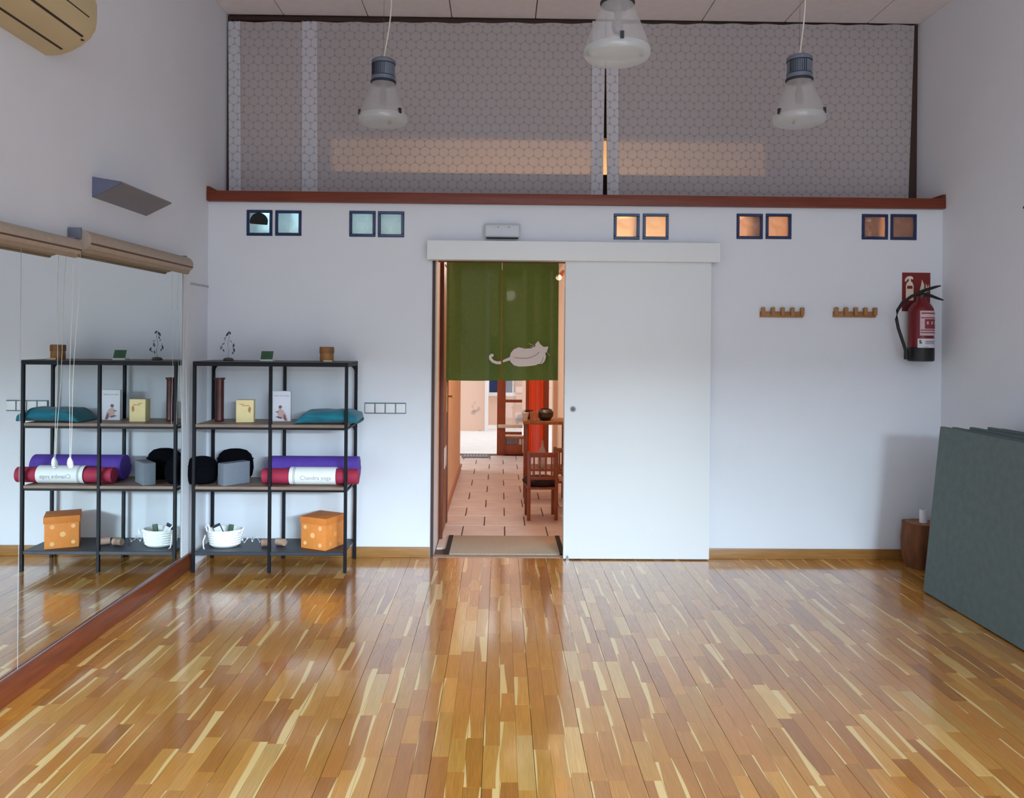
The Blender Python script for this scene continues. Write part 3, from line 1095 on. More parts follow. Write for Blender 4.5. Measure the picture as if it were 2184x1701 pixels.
p = at(571, 765, YF + .15)
cs = thing('card_stand', 'small dark green card leaning on a white stand', 'card', (p.x, YF + .15, T0))
MB().box(-.042, .042, -.034, .03, 0, .012).build('stand', WHITEP, cs, bevel=.002)
MB().prism([(-.03, .012), (-.026, .012), (-.002, .066), (-.006, .066)], -.039, .039, lambda u, v, w: (w, u, v)).build('card', mat('card_green', srgb(52, 92, 60), .5, var=.2), cs)

p = at(697, 770, YF + .12)
rb_ = thing('round_box', 'round brown birch bark box with a lid', 'box', (p.x, YF + .12, T0 + .001))
BARK = mat('birch_bark', srgb(158, 108, 56), .55, var=.15, scale=25)
MB().lathe([(.044, 0), (.045, .004), (.044, .062), (0, .062)], 32).build('body', BARK, rb_, smooth=True)
MB().lathe([(.0475, .055), (.0478, .060), (.0475, .094), (.044, .097), (0, .097)], 32).build('lid', mat('birch_bark_dark', srgb(132, 86, 44), .55, var=.15, scale=25), rb_, smooth=True)
MB().box(-.012, .046, -.050, -.042, .0, .010).build('paper_tag', mat('cream_paper', srgb(220, 200, 168), .7), rb_)

# --- second shelf
T1 = ZS[1]
p = at(468, 898, YF + .17)
MB_ = MB().lathe([(.026, 0), (.030, .006), (.030, .012), (.0275, .02), (.0275, .272), (.0285, .276), (.0345, .279), (.0345, .288), (.027, .288), (.025, .20), (0, .20)], 28)
tv = MB_.build('tube_vase', mat('oxblood', srgb(72, 22, 20), .45, var=.35, scale=8), smooth=True, loc=(p.x, YF + .17, T1 + .001))
tag(tv, 'tall dark red cylindrical vase with a flared rim', 'vase')

p = at(524, 899, YF + .12)
yb_ = thing('cream_box', 'small cream yellow box with faint red print', 'box', (p.x, YF + .10, T1 + .001), rz=.12)
CRM = mat('cream_card', srgb(236, 216, 160), .6, var=.04)
MB().box(-.056, .056, 0, .06, 0, .148).build('carton', CRM, yb_, bevel=.003)
for (u, v, w, hgt) in ((-.034, .118, .03, .004), (-.02, .108, .05, .005)):
    MB().box(u, u + w, -.0008, 0, v, v + hgt).build('print', mat('print_red', srgb(196, 130, 90), .7), yb_)
MB().prism([(.022, .07), (.036, .072), (.04, .09), (.034, .105), (.024, .10), (.02, .085)], -.0008, 0, lambda u, v, w: (u, w, v)).build('print', mat('print_red'
    , srgb(196, 130, 90), .7), yb_)
MB().prism([(.028, .062), (.034, .062), (.036, .076), (.027, .076)], -.0009, 0, lambda u, v, w: (u, w, v)).build('print', mat('print_red', (0, 0, 0, 1)), yb_)

p = at(601, 898, YF + .2)
bk = thing('white_book', 'white book standing with a seated figure on its cover', 'book', (p.x, YF + .19, T1 + .001))
MB().box(-.060, .060, 0, .028, 0, .202).build('cover', mat('book_white', srgb(226, 226, 236), .5, var=.01), bk, bevel=.002)
MB().box(-.057, .0605, .003, .025, .002, .2025).build('pages', mat('page_cream', srgb(222, 216, 202), .8), bk)
FIG = mat('figure_brown', srgb(136, 96, 96), .7)
SKN = mat('figure_pink', srgb(206, 172, 168), .7)
flat(bk, [(.042, .004), (.03, .05), (.012, .074), (-.006, .084), (-.022, .076), (-.028, .05), (-.018, .03), (.004, .026), (.022, .006)], SKN, -.0010, 0, 'figure')
flat(bk, [(.038, .004), (.026, .04), (.014, .05), (.014, .02), (.024, .004)], FIG, -.0016, 0, 'figure')
flat(bk, [(-.044, .064), (-.03, .058), (-.018, .06), (-.018, .066), (-.032, .066)], FIG, -.0016, 0, 'figure')
flat(bk, [(-.014, .084), (0, .086), (.004, .098), (-.004, .108), (-.016, .104), (-.02, .094)], FIG, -.0018, 0, 'figure')
flat(bk, [(-.04, .030), (-.022, .034), (.004, .026), (.004, .016), (-.02, .02)], FIG, -.0016, 0, 'figure')
for u0, u1, v in ((-.05, -.02, .166), (-.015, .012, .166), (.017, .05, .166)):
    MB().box(u0, u1, -.0008, 0, v, v + .009).build('title_print', mat('print_faint', srgb(196, 198, 206), .7), bk)


def folded_cloth():
    def fn(s, t):
        # s around the cross-section, t along the length
        x = -.205 + .41 * t
        hmax = .088 * min(1, max(.05, (t / .22)) ** .7) * (1 if t < .82 else 1 - .35 * (t - .82) / .18)
        if t < .02 or t > .985:
            hmax *= .35
        a = 2 * PI * s
        yy = math.copysign(abs(math.cos(a)) ** .55, math.cos(a)) * .135
        zz = (math.copysign(abs(math.sin(a)) ** .6, math.sin(a)) + 1) / 2 * hmax
        n = mnoise.noise(Vector((x * 9, yy * 9, zz * 14)))
        crease = .010 * math.sin(zz * 95 + x * 7)
        return (x, yy * (1 + .10 * n) + (crease if yy < 0 else 0), max(0, zz + .010 * n * (zz > .01)))
    return MB().grid(56, 40, fn)


p = at(700, 905, YF + .15)
tc_ = folded_cloth().build('folded_cloth', mat('teal_cloth', srgb(14, 112, 132), .9, var=.18, scale=14, bump=.4, bscale=240, sheen=.2), smooth=True, fix=True, loc=(at(699, 900, YF + .1).x, YF + .155, T1 + .001), ang=80)
weld(tc_)
tag(tc_, 'folded teal cloth draped over the end of the middle shelf', 'cloth')

# --- third shelf
T2 = ZS[2]


def zafu(lab, cx, cy, rx, ry, hgt, tilt=0.0):
    t = thing('meditation_cushion', lab, 'cushion', (cx, cy, T2 + .001), group='black meditation cushions')
    pr = [(0, 0.0), (.75, 0.0), (.93, .14), (1.0, .38), (.97, .62), (.86, .82), (.62, .95), (.3, 1.0), (0, 1.0)]
    M = Matrix.Rotation(tilt, 4, 'Y')
    MB().lathe([(r, z * hgt) for r, z in pr], 40, sx=rx, sy=ry, wob=lambda a, z: 1 + .012 * math.sin(18 * a), M=M).build('cover', BLACKF, t, smooth=True, ang=80)
    MB().tube([(rx * .985 * math.cos(a), ry * .985 * math.sin(a), hgt * .68) for a in [k * 2 * PI / 40 for k in range(41)]], .003, 6, caps=False).build('piping', BLACKF, t, smooth=True)
    return t


c1 = at(431, 1010, YF + .13)
zafu('black meditation cushion wedged against the mirror', c1.x, YF + .118, .106, .095, .174)
c2 = at(487, 1010, YF + .2)
zafu('taller black meditation cushion behind the grey yoga block', c2.x + .024, YF + .264, .124, .058, .206)

p = at(478, 1038, YF - .0)
yb2 = MB().box(0, .19, 0, .075, 0, .145).build('yoga_block', mat('grey_foam', srgb(118, 126, 138), .85, var=.05, scale=60, bump=.15, bscale=300), bevel=.006, loc=(p.x + .002, YF - .012, T2 + .0005))
# turned so one narrow end and one long side show
yb2.rotation_euler = (0, 0, math.radians(50))
tag(yb2, 'grey foam yoga block standing in front of the cushions', 'yoga block')


def roll_mesh(r, ln, turns, nth=160):
    """spiral roll along X"""
    vs, fs = [], []
    th = r * .86 / turns
    for i in range(nth + 1):
        a = 2 * PI * turns * i / nth
        ro = r - th * (turns - a / (2 * PI))
        ro = max(ro, r * .1)
        ri = max(ro - th * .86, r * .05)
        for x in (0, ln):
            vs.append((x, ro * math.cos(a), ro * math.sin(a)))
            vs.append((x, ri * math.cos(a), ri * math.sin(a)))
    for i in range(nth):
        b, c = i * 4, (i + 1) * 4
        fs += [(b, b + 2, c + 2, c), (b + 1, c + 1, c + 3, b + 3), (b, c, c + 1, b + 1), (b + 2, b + 3, c + 3, c + 2)]
    fs += [(0, 1, 3, 2), (nth * 4, nth * 4 + 2, nth * 4 + 3, nth * 4 + 1)]
    return MB().add(vs, fs)


PURP = mat('purple_mat', srgb(92, 62, 168), .75, var=.08, scale=30, bump=.2, bscale=400)
CRIM = mat('crimson_mat', srgb(164, 38, 70), .7, var=.08, scale=30, bump=.2, bscale=400)
x0, x1 = at(575, 1010, YF + .22).x, at(765, 1010, YF + .22).x
pm = roll_mesh(.088, x1 - x0, 6).build('yoga_mat', PURP, smooth=True, loc=(x0, YF + .224, T2 + .0885), ang=50)
tag(pm, 'rolled purple yoga mat behind the crimson one', 'yoga mat')
x0, x1 = at(560, 1018, YF + .05).x, at(763, 1018, YF + .05).x
RR = .0565
cmt = thing('yoga_mat', 'rolled crimson yoga mat with a white paper band', 'yoga mat', (x0, YF + .072, T2 + RR + .0032))
roll_mesh(RR, x1 - x0, 4).build('roll', CRIM, cmt, smooth=True, ang=50)
bx0, bx1 = at(614, 1018, YF).x - x0, at(714, 1018, YF).x - x0


def band(a, b, r, m, name, par):
    return MB().grid(3, 40, lambda s, t: (a + (b - a) * s, -r * math.cos(2 * PI * t), r * math.sin(2 * PI * t))).build(name, m, par, smooth=True, fix=False)


bnd = band(bx0, bx1, RR + .0012, mat('paper_white', srgb(238, 240, 242), .6, var=.01), 'paper_band', cmt)
for dx in (.026, .034):
    band(bx0 + dx, bx0 + dx + .003, RR + .0020, mat('print_green_grey', srgb(120, 138, 136), .7), 'print', bnd)
tv_, tf_ = text_mesh('Chandra yoga', .036, 'CENTER')
cxm = (bx0 + .045 + bx1) / 2
wv = []
mxw = max(abs(v[0]) for v in tv_)
sc = min(1.0, (bx1 - bx0 - .055) / 2 / mxw)
for v in tv_:
    a = (v[1] * 1.0 - .006) / RR
    wv.append((cxm + v[0] * sc, -(RR + .0022) * math.cos(a), (RR + .0022) * math.sin(a)))
MB().add(wv, tf_).build('lettering', mat('print_soft_grey', srgb(150, 160, 164), .7), bnd, fix=False)

# --- bottom shelf
T3 = ZS[3]
bp_ = at(479, 1165, YF + .14)
bs = thing('white_basket', 'soft white rope basket holding small things', 'basket', (bp_.x, YF + .15, T3 + .001))
WROPE = mat('white_rope', srgb(244, 244, 242), .9, var=.04, scale=60, bump=.5, bscale=160)
prf = [(0, .0), (.085, .0), (.098, .012)]
for k in range(6):
    zz = .016 + k * .016
    rr = .098 + .018 * (k / 5)
    prf += [(rr + .004, zz), (rr - .001, zz + .008)]
prf += [(.108, .112), (.100, .105), (.09, .02), (0, .015)]
MB().lathe(prf, 40, wob=lambda a, z: 1 + .03 * math.sin(3 * a + .5) * z / .1, sy=.82).build('bowl', WROPE, bs, smooth=True, ang=70)
MB().tube([(-.112, -.02, .10), (-.118, -.03, .13), (-.10, -.04, .145), (-.085, -.05, .125), (-.08, -.06, .10)], .006, 8).build('loop_handle', WROPE, bs, smooth=True)
MB().tube([(.105, -.02, .10), (.128, -.03, .118), (.122, -.045, .09), (.108, -.05, .085)], .006, 8).build('loop_handle', WROPE, bs, smooth=True)
MB().tube([(-.104, -.075, .085), (-.11, -.095, .05), (-.106, -.10, .01), (-.098, -.108, .0045)], .004, 8).build('loose_end', WROPE, bs, smooth=True)
cdm = MB().box(-.026, .026, -.003, .003, 0, .085).build('dark_card', mat('card_navy', srgb(30, 36, 52), .5), loc=(bp_.x - .030, YF + .162, T3 + .060))
cdm.rotation_euler = (.05, -.42, .1)
tag(cdm, 'dark blue card sticking out of the white basket', 'card')
cdw = MB().box(-.022, .022, -.002, .002, 0, .07).build('white_card', WHITEP, loc=(bp_.x - .026, YF + .148, T3 + .060))
cdw.rotation_euler = (.05, -.42, .1)
tag(cdw, 'white card in front of the dark one in the basket', 'card')
gc = MB().box(-.017, .017, -.006, .006, 0, .085).build('green_packet', mat('packet_green', srgb(48, 84, 60), .5, var=.15), bevel=.003, loc=(bp_.x + .028, YF + .15, T3 + .055))
gc.rotation_euler = (0, .15, .1)
tag(gc, 'small dark green packet standing in the white basket', 'packet')
# string of white lights
sl = thing('string_lights', 'white string lights lying between basket and rolls', 'string lights', (at(518, 1155, YF + .2).x, YF + .2, T3 + .008))
cpts = [(.0, -.02, .012), (.01, -.04, .03), (.018, -.03, .004), (.03, 0, .028), (.045, .02, .034), (.06, .01, .008), (.075, -.01, .03), (.09, .01, .034), (.10, .02, .012), (.115, 0, .005), (.13, .01, .02)]
MB().tube(cpts, .0025, 6).build('wire', WHITEP, sl, smooth=True)
for c in cpts[1::2]:
    MB().lathe([(0, -.008), (.006, -.004), (.006, .004), (0, .008)], 8, c).build('bulb', WHITEP, sl, smooth=True)
KRK = mat('cork_pink', srgb(178, 146, 128), .85, var=.12, scale=70, bump=.2, bscale=200)
p = at(563, 1168, YF + .12)
for (dx, dy, rz, lab) in ((0, 0, .25, 'small pale cork roll on the bottom shelf, the one nearer the basket'), (.094, .035, -.45, 'small pale cork roll on the bottom shelf, the one nearer the orange box')):
    c = roll_mesh(.027, .062, 3, 80).build('cork_roll', KRK, smooth=True, loc=(p.x - .02 + dx, YF + .13 + dy, T3 + .0275), ang=50)
    c.rotation_euler = (0, 0, rz)
    tag(c, lab, 'roll', 'cork rolls on the bottom shelf')
# orange box
p = at(695, 1172, YF + .03)
ob = thing('orange_box', 'orange cardboard box with pale dots and a lid', 'box', (p.x, YF + .02, T3 + .0005), rz=math.radians(-25))
ORG = mat('orange_card', srgb(226, 138, 62), .65, var=.05, scale=30)
BW = .198
MB().box(-BW, 0, 0, BW, 0, .175).build('body', ORG, ob, bevel=.002)
MB().box(-BW - .006, .006, -.006, BW + .006, .165, .208).build('lid', mat('orange_lid', srgb(216, 126, 52), .65, var=.05, scale=30), ob, bevel=.002)
DOT = mat('dot_pale', srgb(246, 190, 128), .7)
for (u, v, r) in ((-.165, .14, .013), (-.045, .14, .014), (-.105, .09, .017), (-.165, .035, .012), (-.045, .030, .014)):
    MB().cyl((u, -.0012, v), (u, .0005, v), r, n=18).build('dot', DOT, ob)
for (u, v, r) in ((.05, .14, .013), (.15, .14, .013), (.10, .09, .016), (.05, .035, .013), (.15, .035, .013)):
    MB().cyl((.0012, u, v), (-.0005, u, v), r, n=18).build('dot', mat('dot_orange', srgb(232, 156, 88), .7), ob)

# ------------------------------------------------------------------ pendant lamps
LGLASS = see_mat('lamp_acrylic', srgb(226, 222, 222), .60, rough=.15, translucent=.3, gloss=.10)
LRING = see_mat('lamp_ring', srgb(232, 238, 240), .45, rough=.15, translucent=.3, gloss=.15)
LGREY = mat('lamp_housing', srgb(112, 122, 138), .45, var=.05, metal=.3)
LDARK = mat('lamp_groove', srgb(34, 38, 50), .6)


def pendant(lab, px, py, Y, rz, cordpx):
    """px, py: lower rim centre"""
    c = at(px, py, Y)
    t = thing('pendant_lamp', lab, 'pendant lamp', (c.x, c.y, c.z), rz=rz, group='bell shaped pendant lamps')
    R_ = .152
    bell = [(.074, .245), (.082, .225), (.098, .18), (.118, .13), (.136, .085), (.147, .05), (.150, .042)]
    MB().lathe(bell, 60, wob=lambda a, z: 1 + .008 * math.cos(30 * a)).build('shade', LGLASS, t, smooth=True, fix=False)
    t.children[-1].data.update()
    MB().lathe([(.150, .042), (R_, .036), (R_, .012), (.146, .002), (.120, -.010), (.06, -.018), (0, -.020)], 48).build('lens_ring', LRING, t, smooth=True)
    MB().lathe([(.0, .246), (.078, .246), (.080, .250), (.080, .258), (.074, .262), (0, .262)], 40).build('collar', LDARK, t, smooth=True)
    hs = MB()
    hs.lathe([(.0, .262), (.074, .262), (.074, .286), (.071, .290), (.071, .362), (.074, .366), (.074, .386), (.060, .396), (.02, .40), (0, .40)], 40)
    hob = hs.build('housing', LGREY, t, smooth=True)
    for z in (.287, .364):
        MB().lathe([(.0735, z - .003), (.0752, z), (.0735, z + .003)], 40).build('groove', LDARK, hob, smooth=True)
    for k in range(9):
        a = math.radians(205 + k * 9.5)
        MB().box(-.0016, .0016, -.075, -.070, .292, .36, Matrix.Rotation(a - math.radians(270) - rz, 4, 'Z')).build('fin', LDARK, hob)
    for k in range(3):
        a = math.radians(70 + 120 * k)
        x, y = .149 * math.cos(a), .149 * math.sin(a)
        MB().box(-.008, .008, -.008, .006, .035, .068, Matrix.Translation((x, y, 0)) @ Matrix.Rotation(a - PI / 2, 4, 'Z')).build('clip', LDARK, t)
    MB().lathe([(0, .11), (.018, .115), (.026, .14), (.022, .18), (.014, .20), (.014, .245), (0, .245)], 20).build('bulb', mat('bulb_white', srgb(150, 146, 144), .4), t, smooth=True)
    top = ZC - c.z
    dx = at(cordpx, 0, Y).x - c.x
    pts = []
    for k in range(11):
        s = k / 10
        z = .40 + (top - .40) * s
        x = .012 * math.sin(PI * s) * (1 if dx > 0 else -1) * 2.0 + dx * s
        pts.append(Matrix.Rotation(-rz, 3, 'Z') @ Vector((x, 0, z)))
    MB().tube(pts, .004, 8).build('cord', CORDW, t, smooth=True)
    MB().tube([(0, 0, .40), (0, 0, top)], .0011, 5).build('suspension_wire', CHROME, t, smooth=True)
    MB().lathe([(.03, top - .03), (.035, top - .02), (.035, top), (0, top)], 20, (0, 0, 0)).build('ceiling_rose', WHITEP, t, smooth=True)
    return t


pendant('bell shaped clear pendant lamp above the glass blocks on the left', 817, 262, 5.0, .2, 833)
pendant('nearest bell shaped clear pendant lamp, hanging over the middle', 1316, 124, 3.68, 1.4, 1318)
pendant('bell shaped clear pendant lamp nearest the right hand wall', 1704, 262, 4.72, 2.3, 1712)

# ------------------------------------------------------------------ green mats, log and candle on the right
GRN = mat('green_mat', srgb(100, 116, 116), .8, var=.10, scale=22, bump=.3, bscale=260)
GRD = mat('green_mat_edge', srgb(72, 86, 86), .85, var=.10, scale=22)
m0 = fl(1968, 1262)
tilt = math.radians(5.5)
n_m = 9
mat_th = .040
slots = [(0, 0, 1.01), (.03, .006, 1.0), (-.02, -.004, 1.005), (.05, .004, 1.0), (.02, .012, 1.01), (.09, .0, 1.0), (.06, .014, 1.015), (.12, .004, 1.0), (.05, .01, 1.005)]
for k in range(n_m):
    dy, dz, hgt = slots[k]
    x = m0.x + k * (mat_th + .002) / math.cos(tilt)
    if k == 0:
        lab = 'front green foam mat of the stack leaning on the wall'
    elif k == n_m - 1:
        lab = 'green foam mat of the leaning stack closest to the wall'
    else:
        lab = 'green foam mat inside the leaning stack, %s from the front' % ['', 'second', 'third', 'fourth', 'fifth', 'sixth', 'seventh', 'eighth'][k]
    t = thing('foam_mat', lab, 'foam mat', (x, m0.y - dy, 0), group='leaning green foam mats')
    t.rotation_euler = (0, tilt, 0)
    MB().box(0, mat_th, -2.0, 0, .002, hgt).build('foam', GRN, t, bevel=.004, seg=1)
    MB().box(.004, mat_th - .004, -1.99, -.004, hgt - .001, hgt + .0012).build('edge', GRD, t)
    t.location.z = mat_th * math.sin(tilt) + .0005

pl = fl(1953, 1213)
LOGR = .125
lg = thing('log_stool', 'short wooden log standing in the corner behind the mats', 'log', (at(1927, 1180, 5.36).x + LOGR, 5.37, 0))
BRK = mat('log_bark', srgb(112, 66, 36), .7, var=.45, scale=9, bump=.6, bscale=30, stretch=(2, 2, .5))
MB().lathe([(.75 * LOGR, 0), (.86 * LOGR, .04), (.98 * LOGR, .12), (1.0 * LOGR, .2), (.95 * LOGR, .28), (.95 * LOGR, .30), (0, .30)], 36, wob=lambda a, z: 1 + .04 * math.sin(5 * a + 6 * z) + .03 * math.sin(9 * a)).build('trunk', BRK, lg, smooth=True, ang=50)
MB().lathe([(0, .300), (.80 * LOGR, .3005), (.78 * LOGR, .303), (0, .303)], 28).build('cut_face', mat('log_cut', srgb(150, 98, 60), .7, var=.3, scale=20), lg, smooth=True)
pc = at(1969, 1118, 5.34)
cd = thing('candle', 'white candle jar standing on the log', 'candle', (pc.x, 5.34, .3035))
MB().lathe([(.020, 0), (.024, .004), (.024, .085), (.021, .09), (.018, .086), (0, .084)], 24).build('jar', mat('candle_white', srgb(226, 224, 232), .35, var=.02), cd, smooth=True)
MB().tube([(0, 0, .083), (.001, 0, .092), (.003, 0, .098)], .0012, 6).build('wick', BLK, cd)

# ------------------------------------------------------------------ the hall behind the door
PEACH = mat('hall_wall_peach', srgb(226, 190, 156), .75, var=.03, scale=4)
HZ = 2.43
XH = DX0                                  # face of the left hall wall
YHE = atx(981, 1010, XH).y                # its far end
hf = MB().box(XL, XR, D + .05, YE + .25, -.25, -.014).build('floor_hall', mat('grout', srgb(92, 70, 58), .9))
tag(hf, 'tiled floor of the hall beyond the doorway', 'floor', kind='structure')
TILE = mat('terracotta_tile', srgb(206, 192, 186), .42, var=.10, scale=5)
ts, td = .335, .357
k = 0
tile_mesh = MB().box(-ts / 2 + .004, ts / 2 - .004, -td / 2 + .004, td / 2 - .004, -.014, 0).mesh('floor_tile', TILE, bevel=.003, seg=1)
tx = at(1033, 1110, 6.7)
tjoint = fl(1033, 1110).x
yrow = fl(1033, 1120).y
for j in range(-2, 12):
    for i in range(-2, 6):
        cx = tjoint + (i + .5) * ts + (.5 * ts if j % 2 else 0)
        cy = yrow + (j + .5) * td
        if cx - ts / 2 < XH - .02 and cy - td / 2 < YHE - .2:
            if cx + ts / 2 < XH + .06:
                continue
        if cy - td / 2 < D + .02 or cy + td / 2 > YE + .2:
            continue
        o = bpy.data.objects.new('floor_tile', tile_mesh)
        COL.objects.link(o)
        o.parent = hf
        o.location = (cx, cy, random.uniform(-.0005, .0005))
hw_ = MB().box(XH - .12, XH, DW, YHE, -.015, HZ).build('wall_hall_left', PEACH)
tag(hw_, 'peach painted wall on the left side of the hall', 'wall', kind='structure')
sk = MB().box(XH, XH + .012, 6.72, YHE, 0, .075).build('baseboard_hall', mat('skirting_tile', srgb(180, 122, 92), .5, var=.08), bevel=.003)
tag(sk, 'terracotta skirting along the left hall wall', 'baseboard', kind='structure')
hc = MB().box(XL, XR, DW, YE, HZ, SILL1 - .005).build('ceiling_hall', mat('hall_ceiling', srgb(210, 190, 170), .8, var=.02))
tag(hc, 'plain ceiling of the hall beyond the doorway', 'ceiling', kind='structure')

hp_ = MB().box(.745, .785, 6.25, YE, -.014, HZ).build('wall_glow_blocker', PEACH)  # added partition, stops the amber lamp from tinting the hall
tag(hp_, 'peach partition added to keep the amber lamp glow out of the hall', 'wall', kind='structure')

# brown door in the left hall wall
dY0, dY1 = DW + .14, atx(952, 1000, XH + .02).y
hd = thing('door_2', 'brown wooden door in the left wall of the hall', 'door', (XH, dY0, 0), kind='structure')
DBR = mat('door_brown', srgb(128, 74, 36), .4, var=.18, scale=8, stretch=(6, 6, .6))
MB().box(.0, .022, 0, dY1 - dY0, 0, 2.09).build('leaf', DBR, hd, bevel=.003)
fdk = mat('door_frame_dark', srgb(96, 42, 22), .45, var=.1)
for ya, yb_2 in ((-.02, .02), (dY1 - dY0 - .03, dY1 - dY0 + .04)):
    MB().box(.0, .030, ya, yb_2, 0, 2.13).build('frame_post', fdk, hd, bevel=.003)
MB().box(.0, .030, .02, dY1 - dY0 - .03, 2.09, 2.13).build('frame_head', fdk, hd, bevel=.003)
for z0, z1 in ((.18, .95), (1.12, 1.95)):
    MB().box(.018, .026, .10, dY1 - dY0 - .12, z0, z1).build('raised_panel', DBR, hd, bevel=.006)
BRASS = mat('brass', srgb(196, 160, 100), .3, metal=.8)
yh = dY1 - dY0 - .085
MB().box(.022, .028, yh - .018, yh + .018, .92, 1.16).build('handle_plate', BRASS, hd, bevel=.004)
MB().tube([(.026, yh, 1.05), (.065, yh, 1.05), (.075, yh - .015, 1.05), (.075, yh - .10, 1.045)], .008, 8).build('handle', BRASS, hd, smooth=True)
MB().box(.026, .030, .18, .40, .50, .66).build('white_plate', WHITEP, hd, bevel=.003)

# door mat in the doorway
f0, f1 = fl(950, 1183), fl(1150, 1145)
dm = thing('door_mat', 'beige woven doormat lying in the doorway', 'doormat', ((DX0 + DX1) / 2 + .04, (f0.y + f1.y) / 2, .0008))
mw, md = (DX1 - DX0) / 2 - .06, (f1.y - f0.y) / 2
MB().box(-mw, mw, -md, md, 0, .010).build('pile', mat('mat_beige', srgb(172, 160, 142), .95, var=.12, scale=90, bump=.5, bscale=300), dm, bevel=.003)
for sx in (-1, 1):
    MB().box(sx * mw - .022, sx * mw + .012, -md, md, .0, .0125).build('rubber_edge', mat('rubber_black', srgb(22, 16, 14), .8), dm)
thr = MB().box(DX0, DX1, D - .002, f0.y - .005, -.013, .004).build('trim_5', mat('threshold_stone', srgb(150, 128, 112), .5, var=.08))
tag(thr, 'stone threshold strip under the doorway', 'threshold', kind='structure')

# noren
YN = 5.80
n0, n1 = at(953, 560, YN), at(1190, 812, YN)
zb, ztp = n1.z, 2.085
nr = thing('door_curtain', 'olive green split door curtain with a sleeping white cat', 'curtain', (0, YN, zb))
NGR = see_mat('olive_fabric', srgb(84, 102, 44), .02, rough=.8, translucent=.22, var=.18, gloss=.01)
CATW = mat('cat_print', srgb(214, 196, 188), .85, var=.03)
xm = at(1070, 700, YN).x


def npanel(xa, xb, seed):
    def fn(s, t):
        x = xa + (xb - xa) * s
        z = (ztp - zb) * t
        y = .010 * math.sin(s * 7 + seed) * (1 - t * .7) + .004 * math.sin(s * 15 + seed * 2 + t * 2)
        return (x, y, z - .004 * math.sin(s * 3 + seed) * (t < .01))
    return MB().grid(30, 20, fn).build('panel', NGR, nr, smooth=True, fix=False)


npanel(n0.x, xm - .002, .4)
npanel(xm + .002, n1.x, 2.2)
MB().cyl((DX0 + .003, .004, ztp - zb), (DX1 - .003, .004, ztp - zb), .010, n=14).build('rod', REDW, nr, smooth=True)
CQ = lambda u, v: ((at(890 + u / 5.0, 480 + v / 5.0, YN).x), at(890 + u / 5.0, 480 + v / 5.0, YN).z - zb)
cat = [(912, 1438), (985, 1405), (998, 1360), (1030, 1322), (1080, 1301), (1150, 1316), (1210, 1312), (1262, 1290), (1254, 1270), (1290, 1234), (1310, 1268), (1345, 1297), (1397, 1293), (1382, 1348), (1363, 1362), (1371, 1400), (1357, 1448), (1330, 1477), (1292, 1478), (1260, 1492), (1180, 1502), (1080, 1506), (1030, 1492), (996, 1458), (985, 1440), (912, 1462)]
MB().prism([CQ(*c) for c in cat], -.020, -.0185, lambda u, v, w: (u, w, v)).build('cat_print', CATW, nr)


def ribbon(pts, wd, m, nm, y0=-.020, y1=-.0185):
    P_ = [Vector(CQ(*p_)) for p_ in pts]
    lft, rgt = [], []
    for i, p_ in enumerate(P_):
        dvec = (P_[min(len(P_) - 1, i + 1)] - P_[max(0, i - 1)]).normalized()
        nn = Vector((-dvec.y, dvec.x)) * (wd[i] if isinstance(wd, list) else wd)
        lft.append(p_ + nn)
        rgt.append(p_ - nn)
    for i in range(len(P_) - 1):
        pass
    mb = MB()
    n = len(P_)
    vs = [(a.x, y0, a.y) for a in lft] + [(a.x, y0, a.y) for a in rgt] + [(a.x, y1, a.y) for a in lft] + [(a.x, y1, a.y) for a in rgt]
    fs = []
    for i in range(n - 1):
        fs += [(i, i + 1, n + i + 1, n + i), (2 * n + i, 3 * n + i, 3 * n + i + 1, 2 * n + i + 1), (i, 2 * n + i, 2 * n + i + 1, i + 1), (n + i, n + i + 1, 3 * n + i + 1, 3 * n + i)]
    mb.add(vs, fs)
    return mb.build(nm, m, nr)


ribbon([(893, 1464), (850, 1466), (808, 1452), (782, 1425), (779, 1396), (792, 1384), (812, 1390)], .0105, CATW, 'tail_print')
LINE = mat('cat_line', srgb(120, 96, 92), .8)
ribbon([(1035, 1410), (1080, 1415), (1130, 1420), (1180, 1416), (1220, 1405), (1270, 1380), (1300, 1350)], .0018, LINE, 'cat_line', -.0215, -.0202)
ribbon([(1308, 1478), (1330, 1445), (1342, 1405)], .0016, LINE, 'cat_line', -.0215, -.0202)
for a, b in (((1255, 1290), (1190, 1262)), ((1250, 1298), (1205, 1296)), ((1375, 1350), (1412, 1392))):
    ribbon([a, b], .0013, CATW, 'whisker')

# hall spotlight (on)
sl0 = at(1191, 592, 7.0)
hs_ = thing('spotlight', 'small lit spotlight hanging in the hall by the doorway', 'lamp', (sl0.x, sl0.y, sl0.z))
dirv = Vector((-.45, -.55, -.55)).normalized()
MB().cyl(-dirv * .10 + Vector((.0, .0, .0)), -dirv * .012, .018, .030, n=20).build('head', REDW, hs_, smooth=True)
MB().lathe([(0, -.022), (.018, -.015), (.024, 0), (.018, .015), (0, .022)], 16).build('bulb', emit_mat('bulb_lit', (1.0, .82, .6, 1), 14.0), hs_, smooth=True)
MB().tube([-dirv * .09, -dirv * .10 + Vector((.02, .02, .10)), (.05, .05, HZ - sl0.z)], .006, 8).build('stem', BRASS, hs_, smooth=True)
point_light('spotlight_glow', tuple(sl0 + dirv * .08), 12, (1.0, .70, .42), .03)
